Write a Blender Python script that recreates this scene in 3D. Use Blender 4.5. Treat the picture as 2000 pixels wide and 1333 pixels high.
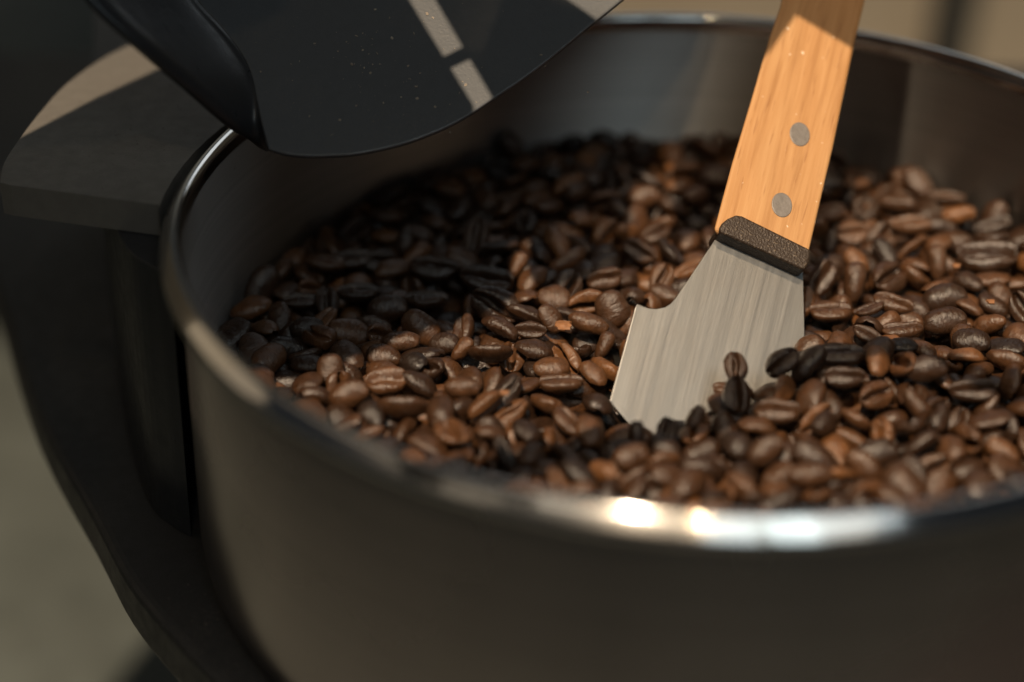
import bpy, bmesh, math, random
import numpy as np
from mathutils import Vector, Matrix, Quaternion, noise

# ---------------------------------------------------------------- set-up
sc = bpy.context.scene
for o in list(bpy.data.objects):
    bpy.data.objects.remove(o)
COL = sc.collection
ZR = 360.0                       # rim height above the floor, mm

def W(p):                        # mm (origin = centre of pot rim) -> metres
    return Vector((p[0] * .001, p[1] * .001, (p[2] + ZR) * .001))

# camera ------------------------------------------------------------------
CAM_C = (-45.74907, -438.23994, 222.35938)
CAM_R = Vector((0.99988, 0.00797, 0.01343)); CAM_U = Vector((-0.01561, 0.51013, 0.85996)); CAM_V = Vector((0.00000, 0.86006, -0.51019))
cd = bpy.data.cameras.new('camera')
cam = bpy.data.objects.new('camera', cd)
COL.objects.link(cam)
cd.sensor_width = 36.0
cd.lens = 72.0
cd.clip_start = .01
cd.clip_end = 60
cd.dof.use_dof = True
cd.dof.focus_distance = .517
cd.dof.aperture_fstop = 3.4
cd.dof.aperture_blades = 9
M3 = Matrix((CAM_R, CAM_U, -CAM_V)).transposed()
cam.matrix_world = Matrix.Translation(W(CAM_C)) @ M3.to_4x4()
sc.camera = cam

# light ---------------------------------------------------------------------
sc.view_settings.view_transform = 'Standard'
sc.view_settings.look = 'None'
sc.view_settings.exposure = 0
sc.view_settings.gamma = 1
wd = bpy.data.worlds.new('World')
sc.world = wd
wd.use_nodes = True
bg = wd.node_tree.nodes['Background']
bg.inputs[0].default_value = (.72, .84, 1.0, 1)
bg.inputs[1].default_value = .020
EL, AZ = math.radians(60), math.radians(20)
LDIR = Vector((math.sin(AZ) * math.cos(EL), math.cos(AZ) * math.cos(EL), -math.sin(EL)))

def lamp(name, kind, loc, aim, power, col, **kw):
    ld = bpy.data.lights.new(name, kind)
    ld.energy = power
    ld.color = col
    for k, v in kw.items():
        setattr(ld, k, v)
    o = bpy.data.objects.new(name, ld)
    COL.objects.link(o)
    o.location = W(loc)
    d = W(aim) - W(loc)
    o.rotation_euler = d.to_track_quat('-Z', 'Y').to_euler()
    return o

lamp('spot_lamp', 'SPOT', tuple(-LDIR * 4000), (0, 0, 0), 1000, (1, .79, .56),
     spot_size=math.radians(19), spot_blend=.6, shadow_soft_size=.011)
lamp('warm_bulb', 'SPOT', (300, -700, 2600), (78, 25, 0), 72, (1, .75, .48), shadow_soft_size=.016, spot_size=math.radians(6.5), spot_blend=.9)
lamp('small_bulb', 'POINT', (-60, -1500, 1900), (0, 0, 0), 7, (1, .72, .40), shadow_soft_size=.014)
def rect_lamp(name, az, el, dist, w, h, power, col):
    a, e = math.radians(az), math.radians(el)
    lamp(name, 'AREA', (dist * math.sin(a) * math.cos(e), -dist * math.cos(a) * math.cos(e), dist * math.sin(e)), (0, 0, 0),
         power, col, shape='RECTANGLE', size=w, size_y=h)
rect_lamp('warm_window_and_fill', -17, 54, 2100, 3.0, .60, 3.6, (1, .88, .70))
rect_lamp('warm_window_and_fill', -78, 44, 2000, 1.8, .60, .9, (1, .82, .60))  # added fill light for the dark stretch of the left rim
rect_lamp('warm_window_and_fill', -112, 16, 1600, .9, .5, .45, (1, .80, .55))  # added light standing in for a warm wall reflected in the rim
rect_lamp('back_rim_light', 172, 34, 800, .50, .26, .4, (.84, .93, 1))  # added light behind the pot, brightens the back rim and bean sheen
rect_lamp('window_light', 4, 44, 2300, .34, 1.0, 1.9, (.75, .92, 1))
rect_lamp('window_light', 17, 44, 2300, .30, 1.0, 2.0, (.72, .92, 1))
rect_lamp('window_light', 31, 50, 2100, .55, .6, 1.4, (.78, .92, 1))

# ---------------------------------------------------------------- helpers
def new_mesh(name, V, F, mat, parent=None, smooth=False, world=True):
    me = bpy.data.meshes.new(name)
    me.from_pydata([W(p) if world else Vector(p) for p in V], [], F)
    me.update()
    bm = bmesh.new(); bm.from_mesh(me)
    bmesh.ops.recalc_face_normals(bm, faces=bm.faces)
    bm.to_mesh(me); bm.free()
    if smooth:
        me.polygons.foreach_set('use_smooth', [True] * len(me.polygons))
    me.materials.append(mat)
    o = bpy.data.objects.new(name, me)
    COL.objects.link(o)
    if parent:
        o.parent = parent
        o.matrix_parent_inverse = Matrix.Identity(4)
        if world:
            me.transform(parent.matrix_world.inverted())
    return o

def tag(o, label=None, cat=None, group=None, kind=None):
    if label: o['label'] = label
    if cat: o['category'] = cat
    if group: o['group'] = group
    if kind: o['kind'] = kind
    return o

def empty(name, p, label, cat, rot=None):
    o = bpy.data.objects.new(name, None)
    COL.objects.link(o)
    m = Matrix.Translation(W(p))
    if rot: m = m @ rot.to_4x4()
    o.matrix_world = m
    o.empty_display_size = .01
    bpy.context.view_layer.update()
    return tag(o, label, cat)

def bevel(o, w, seg=2, angle=35):
    b = o.modifiers.new('bevel', 'BEVEL')
    b.width = w * .001; b.segments = seg; b.limit_method = 'ANGLE'; b.angle_limit = math.radians(angle)
    return o

def smooth_by_angle(o):
    me = o.data
    me.polygons.foreach_set('use_smooth', [True] * len(me.polygons))

def extrude_poly(pts, z0, z1):
    n = len(pts)
    V = [(x, y, z0) for x, y in pts] + [(x, y, z1) for x, y in pts]
    F = [tuple(range(n))[::-1], tuple(range(n, 2 * n))] + [(i, (i + 1) % n, n + (i + 1) % n, n + i) for i in range(n)]
    return V, F

def lathe(prof, n=160):
    V = []; F = []; m = len(prof)
    for k in range(n):
        a = 2 * math.pi * k / n
        V += [(r * math.cos(a), r * math.sin(a), z) for r, z in prof]
    for k in range(n):
        for j in range(m - 1):
            a, b = k * m + j, ((k + 1) % n) * m + j
            F.append((a, b, b + 1, a + 1))
    return V, F

def catmull(pts, n=6):
    P = [Vector(p) for p in pts]
    P = [2 * P[0] - P[1]] + P + [2 * P[-1] - P[-2]]
    out = []
    for i in range(1, len(P) - 2):
        for k in range(n):
            t = k / n
            a, b, c, d = P[i - 1], P[i], P[i + 1], P[i + 2]
            out.append(.5 * ((2 * b) + (c - a) * t + (2 * a - 5 * b + 4 * c - d) * t * t + (3 * b - a - 3 * c + d) * t ** 3))
    out.append(P[-2])
    return out

# ---------------------------------------------------------------- materials
class N:
    def __init__(s, name):
        s.m = bpy.data.materials.new(name); s.m.use_nodes = True
        s.t = s.m.node_tree; s.b = s.t.nodes['Principled BSDF']
    def add(s, typ, **kw):
        n = s.t.nodes.new(typ)
        for k, v in kw.items():
            if k.startswith('i_'): n.inputs[k[2:].replace('_', ' ')].default_value = v
            else: setattr(n, k, v)
        return n
    def link(s, a, b): s.t.links.new(a, b)
    def coords(s, scale, kind='Object'):
        c = s.add('ShaderNodeTexCoord'); mp = s.add('ShaderNodeMapping')
        mp.inputs['Scale'].default_value = scale
        s.link(c.outputs[kind], mp.inputs['Vector']); return mp.outputs[0]
    def noise(s, vec, scale, detail=4, rough=.55, dist=0):
        n = s.add('ShaderNodeTexNoise'); n.inputs['Scale'].default_value = scale
        n.inputs['Detail'].default_value = detail; n.inputs['Roughness'].default_value = rough
        n.inputs['Distortion'].default_value = dist
        s.link(vec, n.inputs['Vector']); return n.outputs[0]
    def ramp(s, fac, stops):
        r = s.add('ShaderNodeValToRGB'); e = r.color_ramp.elements
        while len(e) < len(stops): e.new(.5)
        for k, (p, c) in enumerate(stops):
            e[k].position = p; e[k].color = (*c, 1) if len(c) == 3 else c
        s.link(fac, r.inputs[0]); return r.outputs[0]
    def mapr(s, v, a, b, c, d):
        n = s.add('ShaderNodeMapRange'); n.inputs[1].default_value = a; n.inputs[2].default_value = b
        n.inputs[3].default_value = c; n.inputs[4].default_value = d
        s.link(v, n.inputs[0]); return n.outputs[0]
    def mix(s, f, a, b, mode='MIX'):
        n = s.add('ShaderNodeMix', data_type='RGBA', blend_type=mode)
        for sock, val in ((n.inputs[0], f), (n.inputs[6], a), (n.inputs[7], b)):
            if hasattr(val, 'is_linked'): s.link(val, sock)
            elif isinstance(val, tuple): sock.default_value = (*val, 1)
            else: sock.default_value = val
        return n.outputs[2]
    def bump(s, h, strength, dist):
        n = s.add('ShaderNodeBump'); n.inputs['Strength'].default_value = strength
        n.inputs['Distance'].default_value = dist
        s.link(h, n.inputs['Height']); s.link(n.outputs[0], s.b.inputs['Normal']); return n
    def set(s, **kw):
        for k, v in kw.items():
            i = s.b.inputs[k.replace('_', ' ')]
            if hasattr(v, 'is_linked'): s.link(v, i)
            else: i.default_value = (*v, 1) if isinstance(v, tuple) else v
        return s

def bean_material(name, attr):
    g = N(name)
    at = g.add('ShaderNodeAttribute', attribute_type=attr, attribute_name='tint')
    co = g.coords((1000, 1000, 1000))
    n1 = g.noise(co, .45, 3); n2 = g.noise(co, 1.7, 4, .6)
    base = g.ramp(at.outputs['Fac'], [(0, (.012, .0068, .0045)), (.4, (.036, .0158, .0070)), (.75, (.094, .0395, .0150)), (1, (.20, .082, .027))])
    v = g.mapr(n1, .3, .7, .72, 1.3)
    vv = g.add('ShaderNodeCombineColor'); [g.link(v, vv.inputs[k]) for k in range(3)]
    c = g.mix(1.0, base, vv.outputs[0], 'MULTIPLY')
    g.set(Base_Color=c, Roughness=g.mapr(n2, .3, .7, .24, .44), Specular_IOR_Level=.7)
    if attr == 'OBJECT':
        cw = g.coords((1700, 650, 800)); w = g.noise(cw, 1.0, 5, .62, .5)
    else:
        w = g.noise(co, 1.1, 4, .6, .4)
    g.bump(w, .6, .0006)
    return g.m

def steel_material(name, rough, aniso, brush, tangent=True, turn=.25, col=(.56, .54, .51)):
    g = N(name)
    co = g.coords(brush)
    n = g.noise(co, 1, 3, .6)
    co2 = g.coords((14, 14, 14)); sm = g.noise(co2, 1, 3)
    g.set(Base_Color=g.mix(g.mapr(n, .3, .7, 0, 1), tuple(c * .88 for c in col), tuple(c * 1.08 for c in col)), Metallic=1.0,
          Roughness=g.mapr(sm, .3, .7, rough - .04, rough + .05), Anisotropic=aniso)
    if tangent:
        t = g.add('ShaderNodeTangent', direction_type='RADIAL', axis='Z')
        g.link(t.outputs[0], g.b.inputs['Tangent']); g.b.inputs['Anisotropic Rotation'].default_value = turn
    g.bump(n, .06, .0004)
    return g.m

def blade_material():
    g = N('ground_blade_steel')
    fine = g.noise(g.coords((7500, 40, 40)), 1, 4, .7)
    mid = g.noise(g.coords((500, 10, 10)), 1, 3, .6)
    smear = g.noise(g.coords((70, 45, 45)), 1, 4, .6, .6)
    c = g.ramp(fine, [(.25, (.255, .252, .245)), (.5, (.30, .295, .285)), (.8, (.352, .347, .338))])
    c = g.mix(g.mapr(smear, .45, .7, 0, .45), c, (.27, .25, .225))
    g.set(Base_Color=c, Metallic=1.0, Roughness=g.mapr(mid, .3, .7, .34, .43))
    g.bump(fine, .08, .0004)
    return g.m

def black_paint(name, col=(.080, .085, .092), rough=.42, dust=.45):
    g = N(name)
    co = g.coords((1000, 1000, 1000))
    fine = g.noise(co, 1.3, 5, .65); big = g.noise(co, .018, 4, .6); mid = g.noise(co, .25, 4, .6)
    f = g.add('ShaderNodeMath', operation='MULTIPLY'); g.link(g.mapr(big, .42, .68, 0, 1), f.inputs[0]); g.link(g.mapr(fine, .5, .75, 0, dust), f.inputs[1])
    c = g.mix(f.outputs[0], col, (.20, .17, .14))
    c2 = g.mix(g.mapr(mid, .3, .7, 0, .35), c, tuple(x * .6 for x in col))
    g.set(Base_Color=c2, Roughness=g.mapr(mid, .3, .7, rough - .07, rough + .1), Specular_IOR_Level=.5)
    g.bump(fine, .25, .0003)
    return g.m

M_OUTER = steel_material('satin_steel_outside', .26, .0, (1.5, 1.5, 700), tangent=False, col=(.45, .40, .38))
M_STEEL = steel_material('brushed_steel', .45, .95, (1.5, 1.5, 700), col=(.46, .435, .41))
M_RIM = steel_material('polished_steel_rim', .12, .6, (2, 2, 500), turn=.25, col=(.70, .67, .63))
M_BLADE = blade_material()
M_PAINT = black_paint('black_paint')
M_SIDE = black_paint('darker_black_paint', (.026, .027, .030), .34, .05)  # darker version of the black paint with very little dust
M_DECK = black_paint('dusty_black_paint', (.030, .029, .029), .5, .6)
M_LEDGE = black_paint('worn_black_paint', (.140, .130, .116), .45, .7)
M_PANEL = black_paint('blue_black_enamel', (.17, .21, .25), .5, .05)
M_BEAN = bean_material('roasted_bean', 'OBJECT')
M_BEANS = bean_material('roasted_beans_bulk', 'GEOMETRY')

def wood():
    g = N('orange_beech_wood')
    co = g.coords((1000, 1000, 1000))
    st = g.coords((420, 26, 420)); grain = g.noise(st, 1, 5, .6, .35)
    st2 = g.coords((1300, 110, 1300)); pores = g.noise(st2, 1, 2, .5, .2)
    big = g.noise(g.coords((60, 14, 60)), 1, 3)
    c = g.ramp(grain, [(.3, (.34, .168, .063)), (.5, (.46, .245, .100)), (.7, (.53, .302, .134))])
    c = g.mix(g.mapr(big, .35, .65, 0, .35), c, (.48, .220, .075))
    c = g.mix(g.mapr(pores, .62, .72, 0, .4), c, (.20, .070, .020))
    sp = g.noise(co, .55, 0)
    c = g.mix(g.mapr(sp, .80, .83, 0, .8), c, (.75, .60, .45))
    g.set(Base_Color=c, Roughness=g.mapr(grain, .3, .7, .42, .6), Specular_IOR_Level=.35)
    g.bump(pores, .25, .0003)
    return g.m
M_WOOD = wood()

def simple(name, col, rough, metal=0, sc_=.4, amp=.25, bump=.3):
    g = N(name); co = g.coords((1000, 1000, 1000)); n = g.noise(co, sc_, 5, .65)
    g.set(Base_Color=g.mix(g.mapr(n, .3, .7, 0, 1), tuple(c * (1 - amp) for c in col), tuple(c * (1 + amp) for c in col)), Roughness=rough, Metallic=metal)
    g.bump(n, bump, .0005)
    return g.m
M_RIVET = simple('aluminium_rivet', (.19, .172, .16), .5, .35, .5, .12)
def ferrule_mat():
    g = N('pitted_dark_bolster'); co = g.coords((1000, 1000, 1000))
    vo = g.noise(co, 1.9, 2, .5)
    c = g.mix(g.mapr(vo, .60, .75, 0, .6), (.034, .022, .015), (.26, .20, .14))
    g.set(Base_Color=c, Roughness=.5, Metallic=.2); g.bump(vo, .5, .0005); return g.m
M_FERR = ferrule_mat()
M_CHAFF = simple('coffee_chaff', (.30, .25, .20), .8, 0, .8, .4)
M_CHIP = simple('bean_chip', (.24, .105, .042), .6, 0, .6, .25)
M_CABLE = simple('dark_rubber', (.02, .018, .016), .6)

def floor_mat():
    g = N('stained_concrete'); co = g.coords((1, 1, 1))
    a = g.noise(co, 9, 5, .6); b = g.noise(co, 40, 4, .6)
    c = g.ramp(a, [(.3, (.050, .058, .053)), (.5, (.092, .104, .096)), (.7, (.145, .162, .148))])
    c = g.mix(g.mapr(b, .35, .65, 0, .3), c, (.04, .04, .034))
    g.set(Base_Color=c, Roughness=.7); return g.m
def wall_mat():
    g = N('beige_plaster'); co = g.coords((1, 1, 1)); a = g.noise(co, 5, 4)
    g.set(Base_Color=g.ramp(a, [(.3, (.26, .22, .165)), (.7, (.32, .275, .21))]), Roughness=.8); return g.m

# ---------------------------------------------------------------- setting
o = new_mesh('floor', [(-6000, -6000, -ZR), (6000, -6000, -ZR), (6000, 6000, -ZR), (-6000, 6000, -ZR)], [(0, 1, 2, 3)], floor_mat())
tag(o, kind='structure')
V, F = extrude_poly([(-2500, 760), (2500, 760), (2500, 860), (-2500, 860)], -ZR + 1, 1800)
wall = new_mesh('wall', V, F, wall_mat())
tag(wall, 'beige plaster wall blurred behind the steel pot', 'wall')
cab = catmull([(222, 690, 300), (226, 690, 60), (214, 688, -60), (205, 692, -200), (200, 690, -357)], 8)
def tube(path, r, n=14, cap=True):
    V = []; F = []
    for i, c in enumerate(path):
        t = (path[min(i + 1, len(path) - 1)] - path[max(i - 1, 0)]).normalized()
        s = t.cross(Vector((0, 1, .03))).normalized(); u = s.cross(t)
        for k in range(n):
            a = 2 * math.pi * k / n; V.append(tuple(c + r * (math.cos(a) * s + math.sin(a) * u)))
    for i in range(len(path) - 1):
        for k in range(n):
            F.append((i * n + k, i * n + (k + 1) % n, (i + 1) * n + (k + 1) % n, (i + 1) * n + k))
    if cap: F += [tuple(range(n))[::-1], tuple((len(path) - 1) * n + k for k in range(n))]
    return V, F
V, F = tube(cab, 8)
o = new_mesh('power_cable', V, F, M_CABLE, smooth=True)
tag(o, 'dark cable hanging in front of the beige wall behind the pot', 'cable')

# ---------------------------------------------------------------- pot
pot = empty('steel_pot', (0, 0, -88), 'round brushed stainless steel pot filled with roasted coffee beans', 'pot')
prof = [(0, -85.5), (117, -85.5), (121.5, -83.5), (123.6, -80), (124, -76), (124, -74), (124, -71), (124.1, -40), (124.2, -12), (124.2, -6), (124.2, -5), (125.0, -5), (125.0, -6), (125.0, -12), (125, -40), (125, -72), (125.0, -78), (124.9, -80), (124.3, -84.5), (121.5, -87.6), (117, -88), (0, -88)]
V, F = lathe(prof, 200)
body = new_mesh('pot_body', V, F, M_STEEL, pot); smooth_by_angle(body)
for e in body.data.edges:
    a, b = (body.data.vertices[k].co.z for k in e.vertices)
    if abs(a - b) < 1e-6 and abs(a - .083) < .0006: e.use_edge_sharp = True
body.data.materials.append(M_OUTER)
for p in body.data.polygons:
    r = math.hypot(p.center.x, p.center.y)
    if p.normal.x * p.center.x + p.normal.y * p.center.y > .3 * r: p.material_index = 1
pr = [(124.1, -4.6), (124.1, -2.2), (124.3, -1.2), (124.9, -.35), (125.7, 0), (126.4, -.1), (126.8, -.45), (127.1, -.75), (128.0, -1.72),
      (128.9, -2.7), (129.2, -3.05), (129.5, -3.55), (129.6, -4.2), (129.3, -4.9), (128.5, -5.4), (126.5, -5.5), (125.2, -5.0)]
V, F = lathe(pr, 220)
rim = new_mesh('pot_rim', V, F, M_RIM, pot, smooth=True)

# ---------------------------------------------------------------- scraper
SP_N = Vector((0.19289, -0.64088, 0.74301)); SP_Y = Vector((0.25135, 0.76424, 0.59394)); SP_Y = (SP_Y - SP_N * SP_Y.dot(SP_N)).normalized(); SP_X = SP_Y.cross(SP_N)
SP_O = (15.90704, 19.20277, -19.84656)
rot = Matrix((SP_X, SP_Y, SP_N)).transposed()
scraper = empty('scraper', SP_O, 'steel scraper with orange wooden handle standing upright in the coffee beans', 'scraper', rot)
def loc_extrude(name, pts, z0, z1, mat):
    V, F = extrude_poly(pts, z0, z1)
    o = new_mesh(name, [tuple(c * .001 for c in p) for p in V], F, mat, None, world=False)
    o.parent = scraper
    return o
BLADE = [(-10.28, 4.14), (-9.4, 2.23), (-11.72, -5.26), (-14.01, -12.68), (-16.11, -19.08), (-16.91, -20.81), (-18.05, -22.22), (-19.95, -23.33), (-21.98, -23.92), (-23.9, -23.88), (-25.03, -23.72), (-25.29, -24.81), (-25.28, -31.08), (-25.24, -40.52), (-25.24, -50.67), (-18.17, -55.25), (-8.01, -60.53), (26.99, -52.79), (21.66, -30.9), (17.86, -15.05), (13.95, 0.07), (14.48, 2.04)]
HANDLE = [(-12.13, -0.18), (-12.03, 19.51), (-11.39, 38.72), (-10.92, 57.72), (-10.19, 68.08), (-10.4, 76.41), (-10.98, 87.66), (-10.84, 101.04), (-8.73, 108.67), (-3.06, 112.72), (4.33, 113.22), (9.45, 107.69), (11.53, 96.78), (11.89, 86.98), (12.18, 78.9), (12.17, 63.73), (13.16, 34.18), (13.48, 2.42)]
FERR = [(-10.74, 0.92), (-10.41, 2.37), (-9.31, 4.1), (-7.5, 5.8), (-5.91, 6.09), (3.74, 4.75), (13.39, 3.41), (13.73, 1.33), (13.62, -1.2), (12.97, -2.61), (1.15, -1.34), (-10.44, -0.3)]
bl = loc_extrude('blade', BLADE, -5.5, -4.4, M_BLADE); bevel(bl, .25, 2)
hd = loc_extrude('handle', HANDLE, -9, 0, M_WOOD)
mx = {}
for q in hd.data.vertices:
    if q.co.z < -.005:                       # the back of the grip is narrower than its face
        q.co.x = q.co.x * .74 + .0018; bevel(hd, 1.1, 3)
fe = loc_extrude('bolster', FERR, -9.5, .9, M_FERR); bevel(fe, .7, 3)
#tg = loc_extrude('tang', [(-4.43, 7.83), (-5.65, 42.58), (-6.17, 69.49), (13.75, 82.16), (13.74, 66.82), (14.74, 36.95), (15.129999999999999, 5.16)], -5.6, -4.3, M_BLADE)
for cx, cy, rx, ry, an in [(3.53, 33.92, 2.75, 3.4, 0.22), (3.48, 12.98, 2.75, 3.4, 0.22)]:
    pts = []
    for k in range(28):
        a = 2 * math.pi * k / 28
        x, y = rx * math.cos(a), ry * math.sin(a)
        pts.append((cx + x * math.cos(an) - y * math.sin(an), cy + x * math.sin(an) + y * math.cos(an)))
    rv = loc_extrude('rivet', pts, -11.4, .22, M_RIVET); bevel(rv, .2, 2)

# ---------------------------------------------------------------- chute
chute = empty('discharge_chute', (-70, 30, 10), 'black metal discharge chute hanging over the left of the pot', 'chute')
SL = math.radians(35)
P0 = Vector((-96.78788, 17.47471, 4.00000)); NC = Vector((0, -math.sin(SL), math.cos(SL)))
def on_chute(x, y, up=0):
    z = P0.z + (y - P0.y) * math.tan(SL)
    return Vector((x, y, z)) + NC * up
edge = catmull([(-106.73, 19.1, 5.14), (-104.41, 18.43, 4.67), (-101.85, 17.87, 4.28), (-96.79, 17.47, 4.0), (-90.51, 17.68, 4.15), (-84.25, 18.25, 4.54), (-74.27, 20.41, 6.05), (-65.54, 23.51, 8.23), (-58.68, 26.84, 10.56), (-51.79, 31.29, 13.67), (-44.21, 36.27, 17.16), (-36.56, 41.92, 21.12), (-27.52, 49.28, 26.27), (-19.02, 55.97, 30.96), (-9.05, 64.45, 36.89), (3.11, 74.41, 43.87)], 5)
fold = catmull([(-135.28, 68.35, 39.62), (-131.48, 60.65, 34.23), (-127.34, 54.33, 29.8), (-119.48, 46.64, 24.42), (-114.46, 40.75, 20.3), (-111.87, 35.87, 16.88), (-110.11, 29.82, 12.64), (-108.36, 23.83, 8.45), (-106.73, 19.1, 5.14)], 5)
wtop = catmull([(-148.72, 18.18, 54.87), (-146.21, 12.6, 51.35), (-143.55, 8.95, 47.15), (-134.07, 7.93, 37.59), (-128.43, 10.62, 30.36), (-121.69, 14.52, 21.27), (-114.96, 19.95, 10.82), (-110.76, 28.33, 1.42), (-109.01, 33.97, -2.79)], 5)
# floor plate: a grid between the fold line (left) and the curved front edge
def resample(P, n):
    L = [0]
    for a, b in zip(P, P[1:]): L.append(L[-1] + (b - a).length)
    out = []
    for k in range(n):
        t = L[-1] * k / (n - 1); i = 0
        while i < len(L) - 2 and L[i + 1] < t: i += 1
        s = (t - L[i]) / max(1e-6, L[i + 1] - L[i]); out.append(P[i].lerp(P[i + 1], s))
    return out
outline = [tuple(p) for p in fold] + [tuple(p) for p in edge[1:]]
back = [on_chute(45, 140), on_chute(-150, 140)]
pts = [Vector(p) for p in outline] + back
pts = [Vector((p.x, p.y, on_chute(p.x, p.y).z)) for p in pts]
n = len(pts)
V = [tuple(p) for p in pts] + [tuple(p - NC * 1.6) for p in pts]
F = [tuple(range(n)), tuple(range(n, 2 * n))[::-1]] + [(i, (i + 1) % n, n + (i + 1) % n, n + i) for i in range(n)]
plate = new_mesh('chute_plate', V, F, M_PAINT, chute); bevel(plate, .45, 2, 50)
# side wall rising from the fold with a rounded foot
A = resample(fold, 30); Bp = resample(wtop, 30)
V = []; F = []; K = 9
for i in range(30):
    a, b = A[i], Bp[i]
    ctrl = a + Vector((-.10, -.10, -.02)) * 0 + (b - a) * .12 + NC * (-.13 * (b - a).length)
    for k in range(K):
        t = k / (K - 1)
        V.append(tuple((1 - t) ** 2 * a + 2 * t * (1 - t) * ctrl + t * t * b))
for i in range(29):
    for k in range(K - 1):
        q = i * K + k; F.append((q, q + 1, q + K + 1, q + K))
side = new_mesh('chute_side', V, F, M_SIDE, chute, smooth=True)
sm = side.modifiers.new('thickness', 'SOLIDIFY'); sm.thickness = .002; sm.offset = -1

# ---------------------------------------------------------------- roaster body
roaster = empty('coffee_roaster', (-120, 40, -100), 'black painted roaster base with raised ledge beside the steel pot', 'roaster')
deckpts = [(-262, 260), (-239, 207), (-218, 146.6), (-202, 103.6), (-178.6, 43.4), (-153.9, -5.1), (-139.9, -33.1), (-125.2, -54.7), (-112, -71.7), (-94.5, -91.8), (-65.8, -118.3), (-20, -145), (40, -160), (120, -150), (190, -90), (220, 0), (220, 300), (-262, 300)]
cc_ = [(p.x, p.y) for p in catmull([(x, y, 0) for x, y in deckpts[:16]], 4)] + deckpts[16:]
V, F = extrude_poly(cc_, -104, -88.3)
deck = new_mesh('deck', V, F, M_DECK, roaster); bevel(deck, 2.5, 3, 40)
arc = [(-172.4, 14.4), (-173.8, 26), (-172.7, 42.5), (-171, 56.7), (-167.8, 74.6), (-161.3, 92.6), (-153.5, 105.9), (-143.3, 125.9), (-131.4, 151.4)]
arc = [(p.x, p.y) for p in catmull([(x, y, 0) for x, y in arc], 5)]
inner = []
for k in range(24):
    a = math.radians(100 + 79 * k / 23)
    inner.append((131.5 * math.cos(a), 131.5 * math.sin(a)))
ledge = arc + [(-115, 190), (-23, 190)] + inner + [(-131.5, 3.6), (-154, 9.2), (-169.5, 13.0)]
V, F = extrude_poly(ledge, -11.5, -3)
lg = new_mesh('ledge', V, F, M_LEDGE, roaster); bevel(lg, 1.6, 3, 40)
dr = [(-178.5, 169.9), (-166.5, 101.5), (-157.8, 57.6), (-147.8, 21.2), (-139.2, -2), (-131.5, -11.5), (-126.6, -15.5)]
dr = [(p.x, p.y) for p in catmull([(x, y, 0) for x, y in dr], 5)]
inn = []
for k in range(24):
    a = math.radians(186 - 86 * k / 23)
    inn.append((128 * math.cos(a), 128 * math.sin(a)))
V, F = extrude_poly(dr + inn + [(-22, 185), (-150, 185)], -88, -11.8)
dm = new_mesh('pedestal', V, F, M_SIDE, roaster); bevel(dm, 2, 3, 40)

pv = []; pf = []
for k in range(33):
    a = math.radians(-60 + 120 * k / 32)
    x = -330 + 330 * math.sin(a); y = 815 - 330 * math.cos(a)
    pv += [(x, y, -262), (x, y, 420)]
for k in range(32): pf.append((2 * k, 2 * k + 2, 2 * k + 3, 2 * k + 1))
pn = new_mesh('roaster_housing', pv, pf, M_PANEL, smooth=True)
s_ = pn.modifiers.new('thickness', 'SOLIDIFY'); s_.thickness = .004
tag(pn, 'dark blue black curved roaster housing behind the ledge', 'housing')

# ---------------------------------------------------------------- unseen light blockers above the frame, added to shape shadows
blocker_root = empty('light_blocker', tuple(-LDIR * 300), 'added unseen shadow guard of the roaster above the pot', 'blocker')
HX = Vector((math.cos(AZ), -math.sin(AZ), 0)); HY = Vector((LDIR.x * math.sin(EL) / math.cos(EL), LDIR.y * math.sin(EL) / math.cos(EL), math.cos(EL)))
def blocker_panel(pts, th=2.0, z=0):  # added unseen plate, cut to the outline of the shadow it casts
    base = -LDIR * (300 + z)
    V = []
    for s in (0, th):
        V += [tuple(base - LDIR * s + HX * a + HY * b) for a, b in pts]
    n = len(pts)
    F = [tuple(range(n))[::-1], tuple(range(n, 2 * n))] + [(i, (i + 1) % n, n + (i + 1) % n, n + i) for i in range(n)]
    return new_mesh('blocker_panel', V, F, M_PAINT, blocker_root)
for q in [[[-150, -70], [-98, -58], [-84, -53], [-76, -48], [-62, -28], [-47, -12], [-58.5, 13.1], [-81.4, 35.6], [-125, 78], [-146, 60], [-151.5, 26], [-158, 5], [-163, -17], [-172, -50]], [[-47, -2], [-41, -7], [-23, 18], [-30, 22], [-36, 40], [-38.4, 44.2], [-46, 47.3], [-70, 56], [-94, 64], [-104, 68], [-75.7, 37.5], [-55.2, 16.4]], [[-20, 22], [-1.5, 58.7], [1.8, 70.7], [1.8, 120], [-30, 120], [-34, 66], [-26, 44]], [[1.8, 70.7], [16, 68.1], [24, 67], [26, 140], [1.8, 140]], [[-177, 0], [-177, 60], [-150, 64], [-130, 84], [-110, 110], [-110, 200], [-420, 200], [-420, 140]], [[-176, -40], [-150, -55], [-100, -52], [-97, -66], [-98, -73], [-80, -92], [-62, -105], [-52, -160], [-176, -160]], [[-70, 22], [-67.5, 19.5], [-62, 25.5], [-64, 29]], [[-150, -170], [-150, -58], [-165, -21], [-172, -9], [-174.5, 10], [-242, 60], [-242, -60], [-225, -100], [-195, -170]]]: blocker_panel(q)
rod_path = catmull([tuple(-LDIR * 296 + HX * a + HY * b) for a, b in [(-40, -85), (-22, -68), (-3.6, -50.8), (11.6, -37.8), (28.4, -16), (46.8, -6), (61.3, -8.7), (73, -10.7), (110, -9)]], 8)  # added rod, bent to throw the shadow band across the beans
V, F = tube(rod_path, 5.2)
rod_obj = new_mesh('shadow_rod', V, F, M_PAINT, smooth=True)
tag(rod_obj, 'added unseen bent black lever rod crossing in front of the pot above the frame', 'gobo')

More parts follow.
